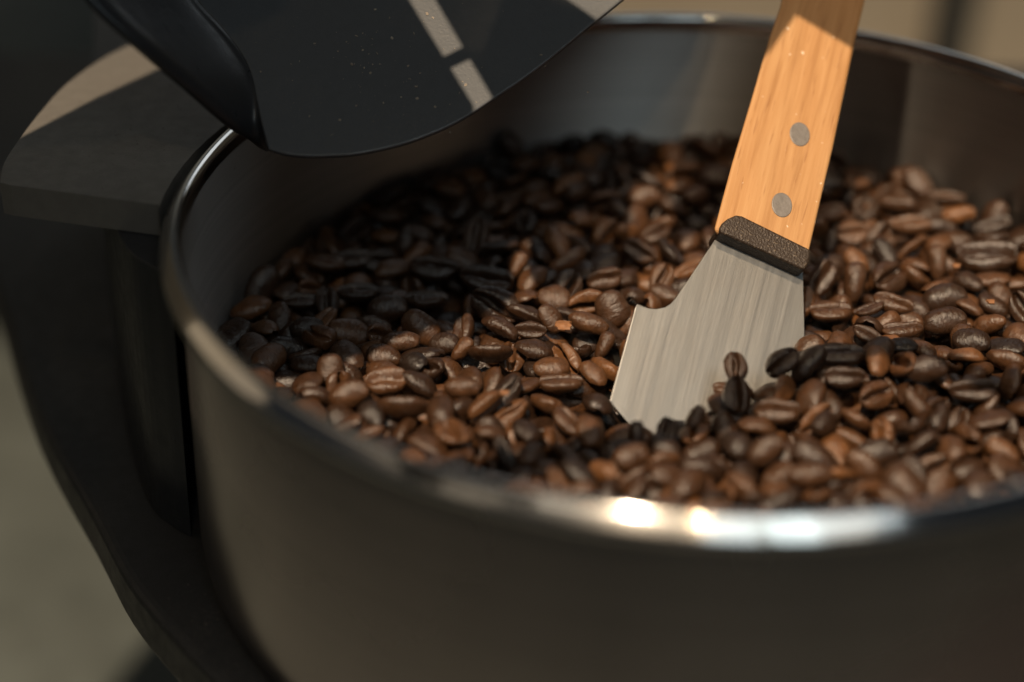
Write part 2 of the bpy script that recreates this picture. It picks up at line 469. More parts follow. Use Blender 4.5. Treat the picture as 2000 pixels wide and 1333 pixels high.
# ---------------------------------------------------------------- beans
YS = [.03, .085, .14, .20, .30, .45, .62, .79, .91, .975]
def bean_mesh(seed, nring=26, dome=12, lo=False, style='std'):
    """Roasted coffee bean, mm, long axis x, flat creased face +z. Returns verts, faces."""
    rnd=random.Random(seed)
    a=5.3*rnd.uniform(.94,1.06); b=3.6*rnd.uniform(.93,1.08); cd=2.75*rnd.uniform(.9,1.12); cf=1.35*rnd.uniform(.8,1.2)
    depth=rnd.uniform(2.4,3.2); w0=rnd.uniform(.40,.70); s_amp=rnd.uniform(-.55,.55); bend=rnd.uniform(-.35,.5); egg=rnd.uniform(-.13,.13); wr=rnd.uniform(.4,1.7)
    if style=='open': w0=.95; depth=2.6; cf*=1.2
    if style=='pea': b=3.1; cd=2.9; cf=2.4; depth=1.2; w0=.25
    if style=='flat': cd=2.3; cf=1.0; b=4.1
    ys=YS if not lo else [.05,.14,.26,.5,.78,.95]
    if lo: nring=12; dome=6
    top=[(y,1) for y in ys[::-1]]+[(-y,1) for y in ys]
    ring=[]
    for y,_ in top: ring.append((y,None))
    for k in range(1,dome+1):
        ph=math.pi*k/(dome+1); ring.append((-math.cos(ph),-math.sin(ph)))
    off=Vector((seed*7.3,seed*3.1,seed*1.7))
    V=[];F=[]
    def shape(x,yn,zs,s):
        u=x/a
        bw=b*(1+egg*u)
        y=bw*yn*s
        if zs is None:
            z=cf*(max(0,1-abs(yn)**2.6))**.55*s**.8
            y0=s_amp*math.sin(u*2.6)
            w=w0*(1+.5*(1-u*u))*(1+.25*noise.noise(Vector((x*.9,seed,0))))
            d=(y-y0)/w
            g=depth*min(1,1.25*s)/(1+abs(d)**5)
            z-=g
            z+=.30*math.exp(-((abs(y-y0)-w*2.0)/(.6))**2)*s
            z+=.11*wr*math.sin(x*4.2+3*noise.noise(Vector((x*.6,y*.5,seed+9))))*min(1,abs(d)*.4)*s
        else:
            z=cd*zs*s
        z+=bend*(u*u-.4)*.8
        return Vector((x,y,z))
    n=len(ring)
    V.append(shape(-a,0,0,0))
    for i in range(1,nring):
        t=i/nring; x=-a*math.cos(math.pi*t); s=math.sin(math.pi*t)**.86
        for yn,zs in ring: V.append(shape(x,yn,zs,s))
    V.append(shape(a,0,0,0))
    out=[]
    for p in V:
        d=noise.noise_vector(p*.27+off)*.42+noise.noise_vector(p*.85+off)*.12
        out.append(p+d)
    # wrinkles: shallow transverse ridges
    for j in range(n):
        F.append((0,1+(j+1)%n,1+j))
    for i in range(nring-2):
        for j in range(n):
            q=1+i*n
            F.append((q+j,q+(j+1)%n,q+n+(j+1)%n,q+n+j))
    q=1+(nring-2)*n; e=len(V)-1
    for j in range(n): F.append((q+j,q+(j+1)%n,e))
    return out,F
STY=['std','std','std','flat','pea','open','std','std','flat','std']

BEANS = [
5,1677,831,527,-392,92,-51,-58,35,1,1300,-670,460,-421,125,3,-69,25,1,1337,-528,392,-413,119,57,-99,30,7,999,129,-456,-387,-814,-304,-173,50,
1,1098,647,-218,-360,86,-6,5,30,4,1055,217,-563,-381,-895,-43,24,55,2,1357,-499,247,-417,433,126,-141,30,0,1135,-60,-600,-386,-871,-480,73,52,
1,1086,647,152,-388,-911,-69,-32,40,1,1074,416,-234,-371,316,144,317,61,7,1126,-198,224,-406,-736,461,263,50,7,1024,-848,-209,-407,-849,-187,-107,60,
7,1062,-178,-450,-413,302,-913,-253,55,5,1179,-760,-132,-413,88,-16,109,70,0,1090,431,-562,-399,-877,464,76,49,6,1049,173,-302,-373,87,-1,-52,50,
9,1082,356,-473,-419,-613,355,133,64,1,1268,552,431,-412,282,118,419,45,4,1126,446,369,-398,-636,-592,-337,50,4,1108,263,-129,-351,917,159,359,19,
6,1066,342,-195,-343,86,-8,22,30,3,1199,-718,-261,-408,-517,-57,-81,50,0,968,82,-239,-372,342,-113,685,35,7,1082,-783,247,-429,-863,-98,-56,35,
0,1078,696,49,-384,112,985,128,19,7,976,541,-171,-333,-865,-82,-47,30,0,1166,-336,-92,-434,-107,-6,14,55,3,910,517,-553,-415,-570,674,439,59,
1,1132,-1125,379,-444,-612,-507,-132,30,7,1137,672,290,-396,-929,-122,-48,30,7,1091,-692,154,-431,-814,305,174,60,0,1072,-270,-332,-429,752,-626,-189,69,
9,1128,246,-460,-406,-172,-879,-388,39,5,1123,-1142,263,-448,-64,985,18,77,5,1104,705,953,-385,-431,-864,-163,52,1,1024,-114,531,-399,208,145,-181,45,
1,1073,-1065,-7,-435,443,-857,-256,69,2,1096,-878,156,-451,-936,-32,175,65,5,1092,-649,-418,-421,935,-217,-135,53,5,996,-682,-128,-427,-36,-955,-76,31,
7,935,196,-140,-341,150,-292,122,30,2,1105,392,-424,-416,-869,-97,58,26,0,1178,342,-96,-339,12,-7,-10,30,3,1206,-512,2,-410,-413,-42,-75,45,
0,1100,365,225,-400,-2,-7,17,55,2,1079,363,392,-401,104,-353,392,40,5,1052,-624,-284,-410,-745,652,-37,45,8,1042,-595,-387,-391,-1,52,833,73,
4,913,501,-288,-362,-790,361,206,50,0,1241,655,714,-396,-59,-6,18,70,1,1020,-896,675,-423,451,137,396,43,0,1168,-685,304,-428,-82,-8,-6,30,
5,1042,-786,462,-433,-194,980,12,56,5,998,-403,42,-426,-3,-995,7,41,2,1103,262,-220,-389,754,580,259,50,4,988,-262,147,-407,-857,144,82,62,
6,1125,759,-147,-383,689,472,401,60,7,1035,-302,-539,-408,-263,-931,34,10,4,991,686,489,-397,-582,-645,-367,60,7,1139,492,-429,-395,113,820,-401,36,
9,1074,-866,345,-433,-2,-7,4,30,4,912,-576,-177,-404,-869,16,9,60,0,1128,599,-583,-393,560,-814,-96,44,0,1125,604,-369,-408,515,-479,-261,58,
0,1122,76,-389,-425,-604,-788,93,18,2,1028,-215,392,-411,245,-43,152,50,4,1052,400,-632,-403,-186,-940,82,55,9,1008,-560,601,-400,331,-138,602,35,
0,1045,-518,-246,-416,-211,791,-491,78,4,1136,-339,582,-407,-453,-818,160,84,4,1074,-460,-241,-445,280,282,-883,78,5,971,-788,-278,-426,-842,482,5,11,
4,1075,629,833,-398,-309,-809,498,49,8,1013,540,814,-396,208,-45,550,34,8,1001,673,-306,-392,-23,987,-99,49,7,1013,-92,821,-383,-855,-158,-90,60,
4,1116,-950,104,-436,222,-223,-336,66,4,930,-739,77,-429,-971,-27,-11,55,3,926,483,677,-408,286,45,73,69,9,1048,140,-641,-407,-531,-216,58,21,
2,1091,119,912,-361,66,-976,-205,43,6,1155,-890,519,-427,53,-10,78,25,6,1079,532,253,-390,45,53,-182,55,0,1053,-470,1113,-366,-331,-637,-608,43,
6,983,428,-131,-341,641,-705,-285,80,2,1108,-964,489,-425,-90,20,-84,49,1,817,-360,164,-404,-859,285,338,55,5,1032,22,623,-417,-645,756,111,60,
2,1053,-318,-277,-429,212,84,899,56,4,1009,276,-349,-380,489,-844,221,25,1,1073,884,730,-405,-174,41,984,22,1,1108,-487,123,-417,901,-251,-176,42,
9,1117,486,-141,-339,-386,-171,759,67,9,1128,-19,-502,-413,191,-944,214,39,7,927,-904,-87,-414,-661,-564,-321,50,5,990,-96,-393,-433,-441,-854,-260,24,
3,1098,684,-470,-428,-284,-918,-97,53,0,910,-256,-51,-440,-429,-882,68,77,5,1039,124,-338,-405,960,146,-120,61,0,968,567,-411,-406,-761,618,-159,60,
4,1125,-473,-170,-431,204,320,-816,18,8,999,-467,-453,-410,448,154,843,12,2,891,86,-136,-357,109,-202,718,35,5,1112,782,-8,-401,-384,83,-145,61,
2,1171,-309,336,-405,390,-1,594,25,1,1047,-871,14,-437,-449,-891,-28,47,9,904,690,-395,-420,-237,-893,-346,77,3,1114,-118,718,-415,-548,-649,-145,62,
2,924,-359,-23,-440,73,-983,-168,74,0,944,53,-297,-437,-450,-774,-277,44,6,1053,531,108,-385,-36,-3,106,50,0,946,-421,-345,-422,816,-548,-74,18,
1,1043,-542,843,-408,-844,527,-33,59,7,1110,-362,793,-393,-22,92,411,60,7,894,-414,-464,-406,-572,787,-190,62,9,1000,-406,383,-414,864,492,103,68,
0,1108,-247,-190,-443,679,695,-232,25,4,1122,-238,-598,-440,-675,-610,101,26,5,1104,-5,1047,-356,-803,581,-56,92,7,1102,-494,1016,-393,-191,115,-961,9,
4,910,68,-550,-421,726,-284,-331,65,1,913,-943,289,-437,263,-75,738,25,3,857,-348,275,-406,-930,110,38,60,8,1102,-1175,108,-437,-358,909,64,32,
2,1096,-267,273,-423,61,734,-658,80,8,1110,193,-207,-381,-691,-208,461,83,6,945,-172,-579,-417,-613,701,-281,49,3,1064,-643,873,-389,10,-998,18,80,
6,1120,-312,513,-423,246,-509,-812,67,8,1106,-1104,43,-442,-538,-824,-82,50,7,980,-101,-537,-405,-943,-248,191,54,4,923,792,759,-391,-807,-62,-43,90,
4,1023,559,569,-415,-458,-821,121,11,4,1092,57,833,-381,-389,-85,484,63,2,1021,-967,-15,-446,28,-997,71,31,4,1088,420,738,-383,193,-184,-55,75,
0,1107,-425,222,-435,110,-895,373,33,5,1132,906,803,-416,-749,-211,-566,49,6,1076,-6,-370,-453,350,-925,-143,36,0,1021,-1060,213,-450,-526,695,112,47,
5,895,669,-22,-390,972,-76,27,84,4,1032,-694,802,-419,-220,-930,118,28,2,1068,-63,663,-414,26,-42,440,46,2,1044,477,-362,-373,-139,-322,-717,39,
6,988,754,393,-408,894,-447,20,35,6,900,-778,32,-449,-939,138,30,48,6,945,413,-347,-402,281,-201,-638,80,6,1091,-812,876,-424,-292,883,-308,45,
2,924,-62,385,-402,287,-212,549,65,6,905,803,295,-423,-940,256,208,40,7,1010,165,-489,-443,-93,864,395,55,1,1078,-611,782,-412,-548,804,-177,38,
6,1020,-322,30,-445,514,-173,-445,83,4,1030,-278,834,-378,-437,725,-523,52,0,1094,-5,793,-395,-158,241,67,45,0,1133,630,473,-429,-125,367,170,69,
8,1025,-24,-327,-426,-170,9,598,77,6,1052,-195,661,-417,533,28,416,85,8,1034,-347,-600,-399,456,225,745,72,4,887,-243,-503,-422,-730,277,-343,87,
4,783,-223,77,-430,-725,-479,-273,55,7,1000,511,-480,-416,503,-83,213,56,5,945,-810,717,-398,-131,17,-128,60,8,1103,-530,-408,-454,151,-603,-333,46,
6,1110,-249,952,-381,429,874,172,47,6,941,-1012,306,-440,-2,-7,4,25,4,889,770,181,-411,143,890,249,75,9,974,-53,347,-439,222,736,634,51,
9,880,-630,103,-448,-922,96,-178,29,3,1081,-956,-115,-440,522,827,28,45,8,1089,458,-510,-418,562,717,412,31,0,1084,-594,552,-453,-79,-953,-222,54,
5,973,-1088,135,-433,879,-436,119,70,3,1109,109,1092,-356,-303,247,-62,70,6,1127,-709,940,-414,168,871,304,51,4,848,-754,589,-410,-661,-564,-321,30,
9,836,-410,116,-411,125,2,-57,40,6,1061,545,-318,-387,323,-558,-612,25,6,1097,-707,-319,-455,643,349,441,50,0,922,-117,-676,-399,959,259,9,60,
9,1103,870,231,-396,475,140,-465,41,7,866,-983,144,-431,-865,-82,-47,25,3,1019,356,-314,-384,-317,70,-602,71,5,1064,-426,1008,-377,890,428,-18,66,
3,1008,-203,828,-395,8,902,-427,58,1,930,-581,-525,-399,681,-727,-52,70,0,974,-293,-626,-395,651,668,-152,65,6,968,-427,711,-406,-49,-93,682,23,
4,752,-582,28,-418,-858,-247,-376,75,9,1011,-927,-199,-430,328,-843,353,44,0,903,230,-607,-401,-90,-227,-795,69,6,994,24,956,-360,24,966,-252,86,
7,974,-3,-744,-370,-69,316,-933,69,4,1103,-1025,102,-470,-647,92,241,14,3,1139,63,-215,-427,-433,-897,21,56,7,967,-504,-364,-419,898,308,-208,59,
6,1081,-685,718,-427,436,869,-229,58,3,900,464,225,-393,-119,-148,112,45,5,985,-386,-472,-446,-122,976,-158,61,0,1099,-1010,482,-458,100,123,898,49,
3,1056,785,51,-403,374,919,-71,9,4,691,-18,-275,-420,-749,-440,-251,50,0,1078,444,-47,-364,-911,-394,-119,35,6,976,303,-402,-425,-586,-797,9,84,
9,985,-191,1002,-373,453,16,505,18,8,988,639,585,-418,789,25,338,71,4,777,-447,443,-405,-749,-440,-251,70,8,984,784,888,-398,-32,-107,-994,49,
4,1070,739,715,-411,-55,-956,-213,34,2,959,602,-455,-435,-933,-338,102,38,1,969,-28,550,-407,-282,244,-505,12,8,995,-494,556,-403,28,-232,-965,28,
9,962,-701,-30,-428,-855,424,-255,5,8,1131,-513,-106,-450,826,357,421,56,7,1049,612,-281,-423,354,-42,582,38,2,1023,-377,1136,-392,863,113,153,37,
0,963,729,265,-415,873,-341,-154,65,6,1077,-70,935,-378,-252,209,-175,24,8,956,-575,957,-396,-881,-422,187,82,1,933,831,351,-427,-738,589,230,55,
8,885,91,-610,-417,-405,154,346,39,5,960,-349,965,-387,968,-17,-85,23,9,1126,748,644,-421,-52,970,226,46,1,1108,341,-347,-437,-126,-856,443,73,
2,956,-103,-476,-411,814,344,-28,72,9,972,-185,1171,-372,953,-168,-113,32,9,1052,146,-562,-424,-114,119,876,68,1,1036,20,901,-386,438,-895,27,84,
0,895,-150,647,-404,-70,-554,-706,90,6,1095,-212,489,-432,-901,-371,-37,24,5,1125,411,526,-439,134,-855,-461,31,3,926,510,-1,-374,988,-108,64,3,
0,1138,686,-583,-389,708,-648,-176,19,1,979,-369,-161,-450,6,310,798,69,8,948,268,-303,-401,580,55,327,81,5,1092,-579,-213,-446,-608,-182,378,38,
6,1031,333,-654,-422,-765,204,522,32,6,1065,715,809,-408,-775,-624,82,33,4,935,-724,565,-441,-862,-397,-44,74,2,1024,-665,-39,-436,-277,-91,891,32,
9,1133,-504,-299,-466,-440,-729,-360,30,9,1068,-174,-296,-465,-993,-65,37,65,2,1132,-398,935,-424,895,215,92,71,0,1001,533,946,-389,-11,-224,-914,75,
8,1036,-477,788,-414,-502,773,-368,60,7,946,-459,45,-449,59,129,-718,66,4,1022,-315,-54,-518,-617,156,-150,68,3,1034,586,1025,-414,182,-941,-119,40,
1,1024,565,699,-436,509,-42,418,47,8,1008,-159,433,-433,-885,-458,85,41,9,867,433,24,-357,50,165,-199,40,0,894,475,528,-421,-351,-885,-143,85,
0,1063,836,118,-408,-879,461,-105,68,8,1035,283,-519,-423,818,93,38,92,1,1137,-93,1050,-371,-308,45,808,40,2,1028,-953,628,-450,-198,173,-535,76,
5,923,598,284,-424,-843,495,-94,42,0,917,-791,150,-454,-353,304,-867,66,5,1133,-603,-9,-479,-152,-867,182,62,6,1099,-286,1137,-370,773,-603,163,8,
2,983,150,1151,-362,570,-816,83,48,2,946,-384,525,-417,-654,-667,328,36,1,980,-317,221,-440,349,122,-76,26,9,981,-587,140,-434,396,-147,-731,48,
3,930,-261,173,-475,-367,895,210,36,2,959,-3,-666,-389,386,-882,-136,22,0,952,-81,1146,-385,942,251,100,41,5,919,423,643,-431,-234,700,-267,36,
1,1130,19,449,-407,-153,-103,293,81,9,1005,-269,700,-400,457,-846,24,82,4,1033,-309,666,-423,-743,201,72,84,1,899,-997,387,-454,298,366,291,71,
9,1046,-327,-446,-430,-366,-736,506,47,9,984,-303,883,-382,869,136,251,90,7,1013,624,914,-404,176,18,255,48,9,916,-809,670,-445,969,-188,9,89,
6,996,722,-281,-420,476,627,495,28,2,1024,-724,644,-422,-14,-982,174,51,2,1126,-821,529,-440,205,64,129,16,6,977,-863,-250,-453,-407,-907,-7,32,
1,991,232,577,-414,920,-263,-133,67,7,1090,-1094,464,-448,-27,-394,-12,51,8,946,-1059,387,-462,509,-859,-23,44,9,1017,296,278,-415,26,-301,493,71,
7,1138,-819,204,-470,707,27,-21,39,6,994,-837,-336,-428,848,-225,295,54,4,1105,-888,358,-520,708,-698,-100,79,6,955,86,-468,-444,-846,-454,273,24,
5,1125,-352,1061,-399,589,769,140,77,5,1106,427,910,-364,-215,-969,-120,13,2,1044,401,298,-446,-625,-433,-496,60,4,910,309,-238,-402,599,718,333,36,
2,1137,773,-250,-395,841,-475,222,59,3,966,-460,941,-392,66,-337,-770,71,1,936,-201,913,-392,-83,-251,627,33,6,1060,-140,326,-434,619,-747,134,38,
3,961,-627,311,-501,996,10,86,6,8,1140,-199,156,-451,932,-113,-344,28,5,1037,359,8,-389,608,-739,-288,62,2,1065,-216,4,-454,-367,109,-420,87,
6,969,701,-49,-419,860,432,13,60,6,1136,458,-267,-432,832,387,-41,52,3,971,-479,-453,-447,208,387,452,48,6,949,-157,767,-409,430,493,754,30,
4,1011,69,734,-437,43,-963,-60,11,2,959,-608,706,-448,906,-248,324,22,4,976,-397,606,-441,-343,-932,0,46,3,1091,-432,293,-427,847,-437,256,56,
2,937,-1011,-56,-478,79,-920,-381,27,9,916,-444,-529,-435,164,929,-161,48,8,1071,-146,873,-402,294,84,-950,33,0,1073,476,864,-416,85,-544,-31,13,
8,1132,-775,891,-445,-64,-288,-559,65,9,959,-577,767,-422,-242,-38,943,27,8,944,-366,-351,-445,-634,-467,507,80,6,909,-126,976,-390,12,303,-375,66,
8,1077,820,430,-421,123,979,-130,67,7,1057,-577,387,-512,-385,-603,332,69,3,1059,-434,-88,-448,-168,23,318,58,0,685,-88,-327,-422,214,-183,614,30,
4,634,-163,-365,-410,-610,-619,-353,40,0,968,-725,419,-485,384,-499,586,59,0,1017,-876,-133,-446,210,578,-398,65,6,959,373,-174,-437,2,36,-934,69,
3,1100,220,-387,-418,-135,-56,779,48,7,1074,385,708,-420,-399,-396,-663,70,6,1135,-211,567,-447,-535,837,102,20,8,1130,-683,47,-455,244,933,-229,19,
3,930,504,-214,-380,15,-30,614,40,9,1130,-109,-532,-456,369,-921,-44,37,0,1008,-247,1041,-390,-672,-696,-8,95,3,918,-476,874,-410,-76,-126,45,64,
7,979,-271,442,-423,624,685,274,27,0,978,-789,-372,-434,151,763,-571,70,2,1095,365,-586,-421,350,260,181,74,3,918,-284,806,-427,162,928,-304,33,
5,1082,452,130,-407,726,510,-435,39,5,885,270,-539,-442,-330,425,724,32,3,920,487,1103,-395,764,229,-370,32,5,1140,-658,843,-433,-22,-269,894,56,
3,965,954,696,-428,921,327,207,31,4,1010,-1066,542,-462,250,-73,-895,72,5,934,-623,513,-501,-228,-950,119,47,8,1119,305,-610,-458,-227,-914,-120,30,
1,950,-172,-513,-448,699,14,348,54,3,970,-217,1124,-389,-553,-833,15,80,0,920,-388,730,-451,233,900,259,69,3,941,-510,713,-422,-221,67,381,52,
9,1057,-872,409,-450,-774,-615,150,73,6,1072,-502,124,-475,570,791,203,53,5,883,570,31,-403,842,-510,-11,57,6,890,685,-235,-408,-4,845,-253,47,
2,1129,-216,-400,-469,-421,-600,-546,27,5,1050,-267,-419,-464,-623,321,-333,37,8,936,-950,196,-441,270,-39,-894,82,3,1102,178,-144,-428,812,515,-8,71,
7,1016,-108,1196,-404,372,-584,622,56,1,978,706,572,-391,888,435,-22,72,2,1136,-558,-101,-440,490,739,325,52,2,1058,-41,754,-436,-238,358,814,70,
4,815,495,151,-396,-838,-231,-132,70,1,1032,-583,-357,-443,370,915,92,72,5,1026,-426,-653,-385,-964,264,-35,71,7,1096,679,1003,-411,202,667,699,65,
7,967,-90,282,-432,-811,-283,487,74,9,935,-50,998,-409,-765,-631,-84,83,9,921,-394,861,-413,907,409,5,71,9,1017,92,845,-443,680,-690,192,27,
0,1047,-383,433,-434,-72,-51,405,18,6,1069,287,9,-416,-512,743,228,56,5,1011,-557,57,-479,238,-36,955,27,3,1050,529,-155,-406,235,-967,-66,32,
5,1042,-372,-227,-480,-97,-69,-906,31,3,882,25,-443,-440,917,-24,-317,42,9,1049,-288,1120,-415,-92,-991,79,48,7,992,-884,809,-452,657,-506,556,94,
3,923,97,644,-419,-713,-675,72,47,0,1058,-291,587,-432,538,-256,-307,32,7,900,889,439,-439,942,-199,92,73,2,1072,-281,-52,-479,945,300,-132,42,
6,893,-530,929,-418,-719,-320,256,31,4,942,-137,554,-461,-87,32,767,68,3,934,645,522,-430,-313,-915,240,70,9,980,633,679,-453,-124,392,-902,35,
6,1108,-748,-435,-419,757,617,25,32,5,1118,-303,-347,-468,616,630,97,34,5,911,-514,610,-438,-923,-208,69,64,4,1110,550,638,-439,-147,931,278,52,
2,1002,348,525,-429,187,438,35,33,4,1048,-619,419,-536,-638,768,-50,57,5,981,-292,101,-459,-210,207,764,40,1,1064,-772,-45,-460,-905,366,3,57,
5,1131,157,-410,-440,224,913,124,41,2,890,-32,-636,-427,889,274,-50,95,5,1129,-822,646,-463,-82,140,649,54,1,960,555,-231,-414,23,161,-924,30,
4,1040,707,553,-433,151,359,858,54,8,972,-790,73,-462,-820,-13,-96,69,3,1091,-935,-301,-410,731,-670,-106,67,8,886,-661,594,-454,-906,415,-17,35,
1,975,-378,5,-469,-260,-964,-26,15,7,1012,84,-130,-427,96,139,986,59,7,960,666,-336,-434,892,-226,311,26,0,901,22,-584,-428,-468,-126,786,79,
1,987,18,895,-426,-104,-993,-13,31,1,1044,47,533,-445,-939,204,-49,65,1,1072,-626,224,-473,34,194,907,58,5,1049,312,-136,-385,-627,769,119,27,
0,892,358,-276,-441,-106,970,211,45,4,883,-149,1109,-393,642,-680,150,49,6,945,-103,472,-472,-265,-964,20,83,4,1139,16,372,-434,18,-682,731,20,
5,957,765,-373,-417,193,-30,761,52,6,996,-986,690,-474,-440,-618,230,84,3,920,865,655,-402,-101,207,948,33,2,1066,-519,494,-441,402,804,59,25,
5,1102,-440,482,-431,358,922,-140,22,6,952,-1015,634,-476,-657,190,-695,59,0,909,-566,266,-509,-10,950,-312,15,0,935,-860,-61,-462,-739,342,406,41,
9,1130,245,-587,-480,47,-949,198,28,5,1088,675,351,-416,885,42,-8,75,9,909,634,-20,-414,-241,-157,-696,71,0,953,410,-237,-444,-72,294,-812,42,
1,968,315,-530,-462,-115,-407,-14,41,5,1092,35,1079,-389,932,-279,61,40,4,1104,832,832,-444,742,630,194,17,6,933,520,567,-453,-897,288,334,20,
9,1049,630,54,-435,541,797,-263,58,8,1003,-332,-260,-483,-718,-550,260,45,2,1062,-420,-395,-453,990,-137,18,48,5,1036,73,1172,-378,-257,-276,434,19,
4,895,-439,773,-435,348,-906,-242,56,6,930,570,226,-437,455,810,366,58,0,1063,-357,169,-488,107,-970,7,79,3,957,-789,387,-475,-35,-976,-167,26,
0,958,-206,-698,-396,263,955,-123,81,8,901,35,1154,-376,-106,924,-245,48,4,1096,27,972,-412,378,25,189,71,4,1091,-76,562,-449,-401,548,-550,73,
9,914,588,-133,-394,-560,-753,306,61,3,1023,-408,-173,-481,-12,580,-9,35,4,1036,206,-224,-453,951,258,-169,16,5,1051,-569,-459,-446,760,371,411,53,
2,891,147,860,-410,-928,351,112,13,5,1024,-207,801,-445,527,-226,191,53,8,989,-286,715,-447,-971,51,114,50,8,1039,-458,686,-448,-107,185,519,44,
9,983,369,453,-426,-55,-984,95,51,3,1101,-1093,-102,-439,-10,979,175,47,9,921,-665,-336,-455,-607,788,2,37,1,1039,448,-721,-368,-160,175,-650,73,
7,977,161,997,-367,937,-294,137,71,7,1122,911,522,-464,-68,-20,-680,59,3,930,-983,54,-460,-157,363,918,39,7,893,62,-693,-417,-682,-727,42,44,
4,959,-896,585,-446,-723,612,-271,48,4,1096,-964,549,-463,-112,-566,-817,27,2,1095,-436,-300,-483,86,-835,-272,82,4,969,457,-325,-446,233,-571,-641,28,
9,1061,-389,-581,-437,616,-564,-344,67,7,950,48,-498,-466,186,978,61,83,6,1042,268,-687,-413,-266,205,-860,51,9,1086,197,1111,-375,-70,61,954,45,
5,908,-46,832,-446,391,-543,-618,14,0,936,-807,458,-479,-351,-878,323,37,0,961,-636,518,-544,-731,680,-29,48,0,1054,-1000,366,-525,896,188,-366,63,
8,987,745,-202,-442,82,240,46,31,8,1074,-603,1026,-413,-213,-23,235,75,5,932,478,985,-402,631,520,-392,31,5,890,-831,742,-452,-926,51,373,24,
8,1059,625,-112,-434,-616,572,-335,21,5,941,545,-529,-434,471,184,80,48,7,938,404,855,-378,-50,510,783,40,3,1007,462,752,-414,-96,-120,575,43,
1,1014,-189,717,-450,-795,388,179,87,9,1098,-679,677,-486,853,-147,498,24,0,1096,99,-744,-398,-825,-534,72,72,7,1002,536,1049,-426,-475,879,-25,54,
7,952,-929,373,-471,364,925,113,76,9,1110,414,82,-408,-822,431,-322,45,3,1043,697,199,-479,-645,-98,-41,79,0,991,-707,804,-460,-32,348,138,24,
3,1112,-747,513,-476,-195,-379,-291,49,9,913,496,365,-470,626,-353,-239,43,9,1020,-1031,161,-478,-582,-437,-220,34,7,1109,-768,-247,-468,-492,87,-135,17,
0,908,403,184,-438,-61,108,519,17,9,1067,458,466,-475,303,-953,20,54,3,1043,-1057,305,-492,-34,90,-550,64,4,1129,315,151,-457,81,-467,-880,67,
9,1061,-233,82,-494,-619,785,18,32,9,1013,579,-589,-439,-714,695,27,39,7,1118,-447,1082,-435,-191,-80,948,67,3,1082,-543,821,-453,-945,-318,-75,37,
9,1086,131,635,-392,800,-577,-152,59,4,1032,467,603,-453,596,762,239,42,8,1025,-942,530,-530,-425,889,77,61,0,1035,324,319,-449,145,-46,-775,45,
7,947,-617,-180,-448,397,-803,8,52,5,993,-401,-83,-503,-464,884,44,54,2,1076,-270,-217,-480,804,-564,176,32,0,1001,68,-373,-463,-130,-72,380,63,
0,1018,-29,-554,-429,114,-222,-605,58,0,888,228,-662,-439,-313,591,-719,33,0,1053,-350,768,-461,-915,290,-130,30,2,1023,470,693,-464,-983,181,-6,48,
8,1055,314,592,-448,31,3,523,50,2,973,-678,458,-529,-677,640,353,18,7,921,327,220,-477,409,909,-81,32,7,927,-709,-84,-492,-300,917,-134,95,
6,939,-358,-146,-516,-745,644,143,63,6,895,-511,-555,-436,403,348,-847,69,0,984,-306,1036,-425,-487,843,-202,56,9,919,132,778,-417,912,393,-3,34,
0,908,701,28,-437,-665,-190,202,51,6,907,447,-184,-391,138,-112,827,45,6,899,599,-191,-436,499,-437,-107,39,2,1063,41,-244,-463,-207,313,172,72,
8,888,231,-278,-458,784,303,291,68,1,1095,-684,-440,-445,669,705,-156,92,6,1111,771,886,-432,-48,91,576,65,2,1041,-131,640,-455,-164,20,-147,66,
9,985,-936,424,-497,-384,843,207,88,3,1055,299,108,-446,-182,-839,-491,21,1,933,415,-111,-395,-175,-109,173,54,4,1005,473,-128,-423,21,7,655,57,
2,922,-42,-254,-476,-336,-941,-33,21,3,905,-52,1079,-423,638,-290,-208,33,7,1071,-758,699,-459,434,8,-494,13,3,1134,-631,611,-469,316,-167,-686,54,
6,921,397,583,-443,229,295,902,60,1,995,307,610,-421,-830,558,7,80,9,1067,306,415,-408,-283,-46,-808,31,1,1056,23,808,-448,-58,57,-632,48,
5,997,100,657,-440,136,85,615,20,0,950,361,665,-433,-277,365,-23,56,4,1009,799,387,-452,-457,58,-75,7,4,894,-405,357,-456,892,-298,-92,84,
7,1093,676,-156,-394,131,133,394,49,6,1104,782,-160,-389,-554,-89,770,62,1,918,115,1049,-408,414,-889,-49,59,0,1038,-631,926,-423,-939,304,-60,41,
6,1058,-455,806,-476,-564,-776,-276,40,2,1125,-237,773,-455,18,751,647,61,7,895,625,825,-447,-72,-13,-742,42,2,918,533,748,-444,283,-623,-725,76,
7,957,-659,764,-478,-366,-290,-112,77,2,1092,-872,737,-477,-488,-466,561,62,0,1040,685,647,-447,-66,380,-716,61,1,901,551,490,-467,350,854,368,72,
8,1043,-478,456,-492,-302,-20,768,21,2,1027,-153,223,-452,81,910,357,74,6,1052,692,93,-419,-715,603,225,53,5,943,-556,149,-488,519,628,366,13,
6,988,-1041,24,-494,670,724,1,29,1,1110,758,-39,-443,-93,80,817,51,1,934,-179,8,-489,-323,-138,928,67,4,1103,-811,-174,-460,952,-293,-69,44,
5,1121,-87,-336,-479,398,-894,-207,22,8,1060,698,-355,-460,-289,934,-208,63,0,1035,232,1166,-378,-333,-873,355,56,3,953,-512,1050,-415,111,388,-606,27,
8,888,683,869,-426,-207,976,-43,39,3,936,-438,569,-440,-331,61,-417,14,8,1080,-340,265,-480,-491,-801,90,39,3,920,717,-97,-432,139,962,35,26,
4,1057,-155,-552,-478,-163,-8,-947,52,6,1093,-155,1036,-424,-324,-779,376,31,7,1027,-256,865,-446,-481,-740,-433,26,5,1039,366,442,-472,766,-642,31,81,
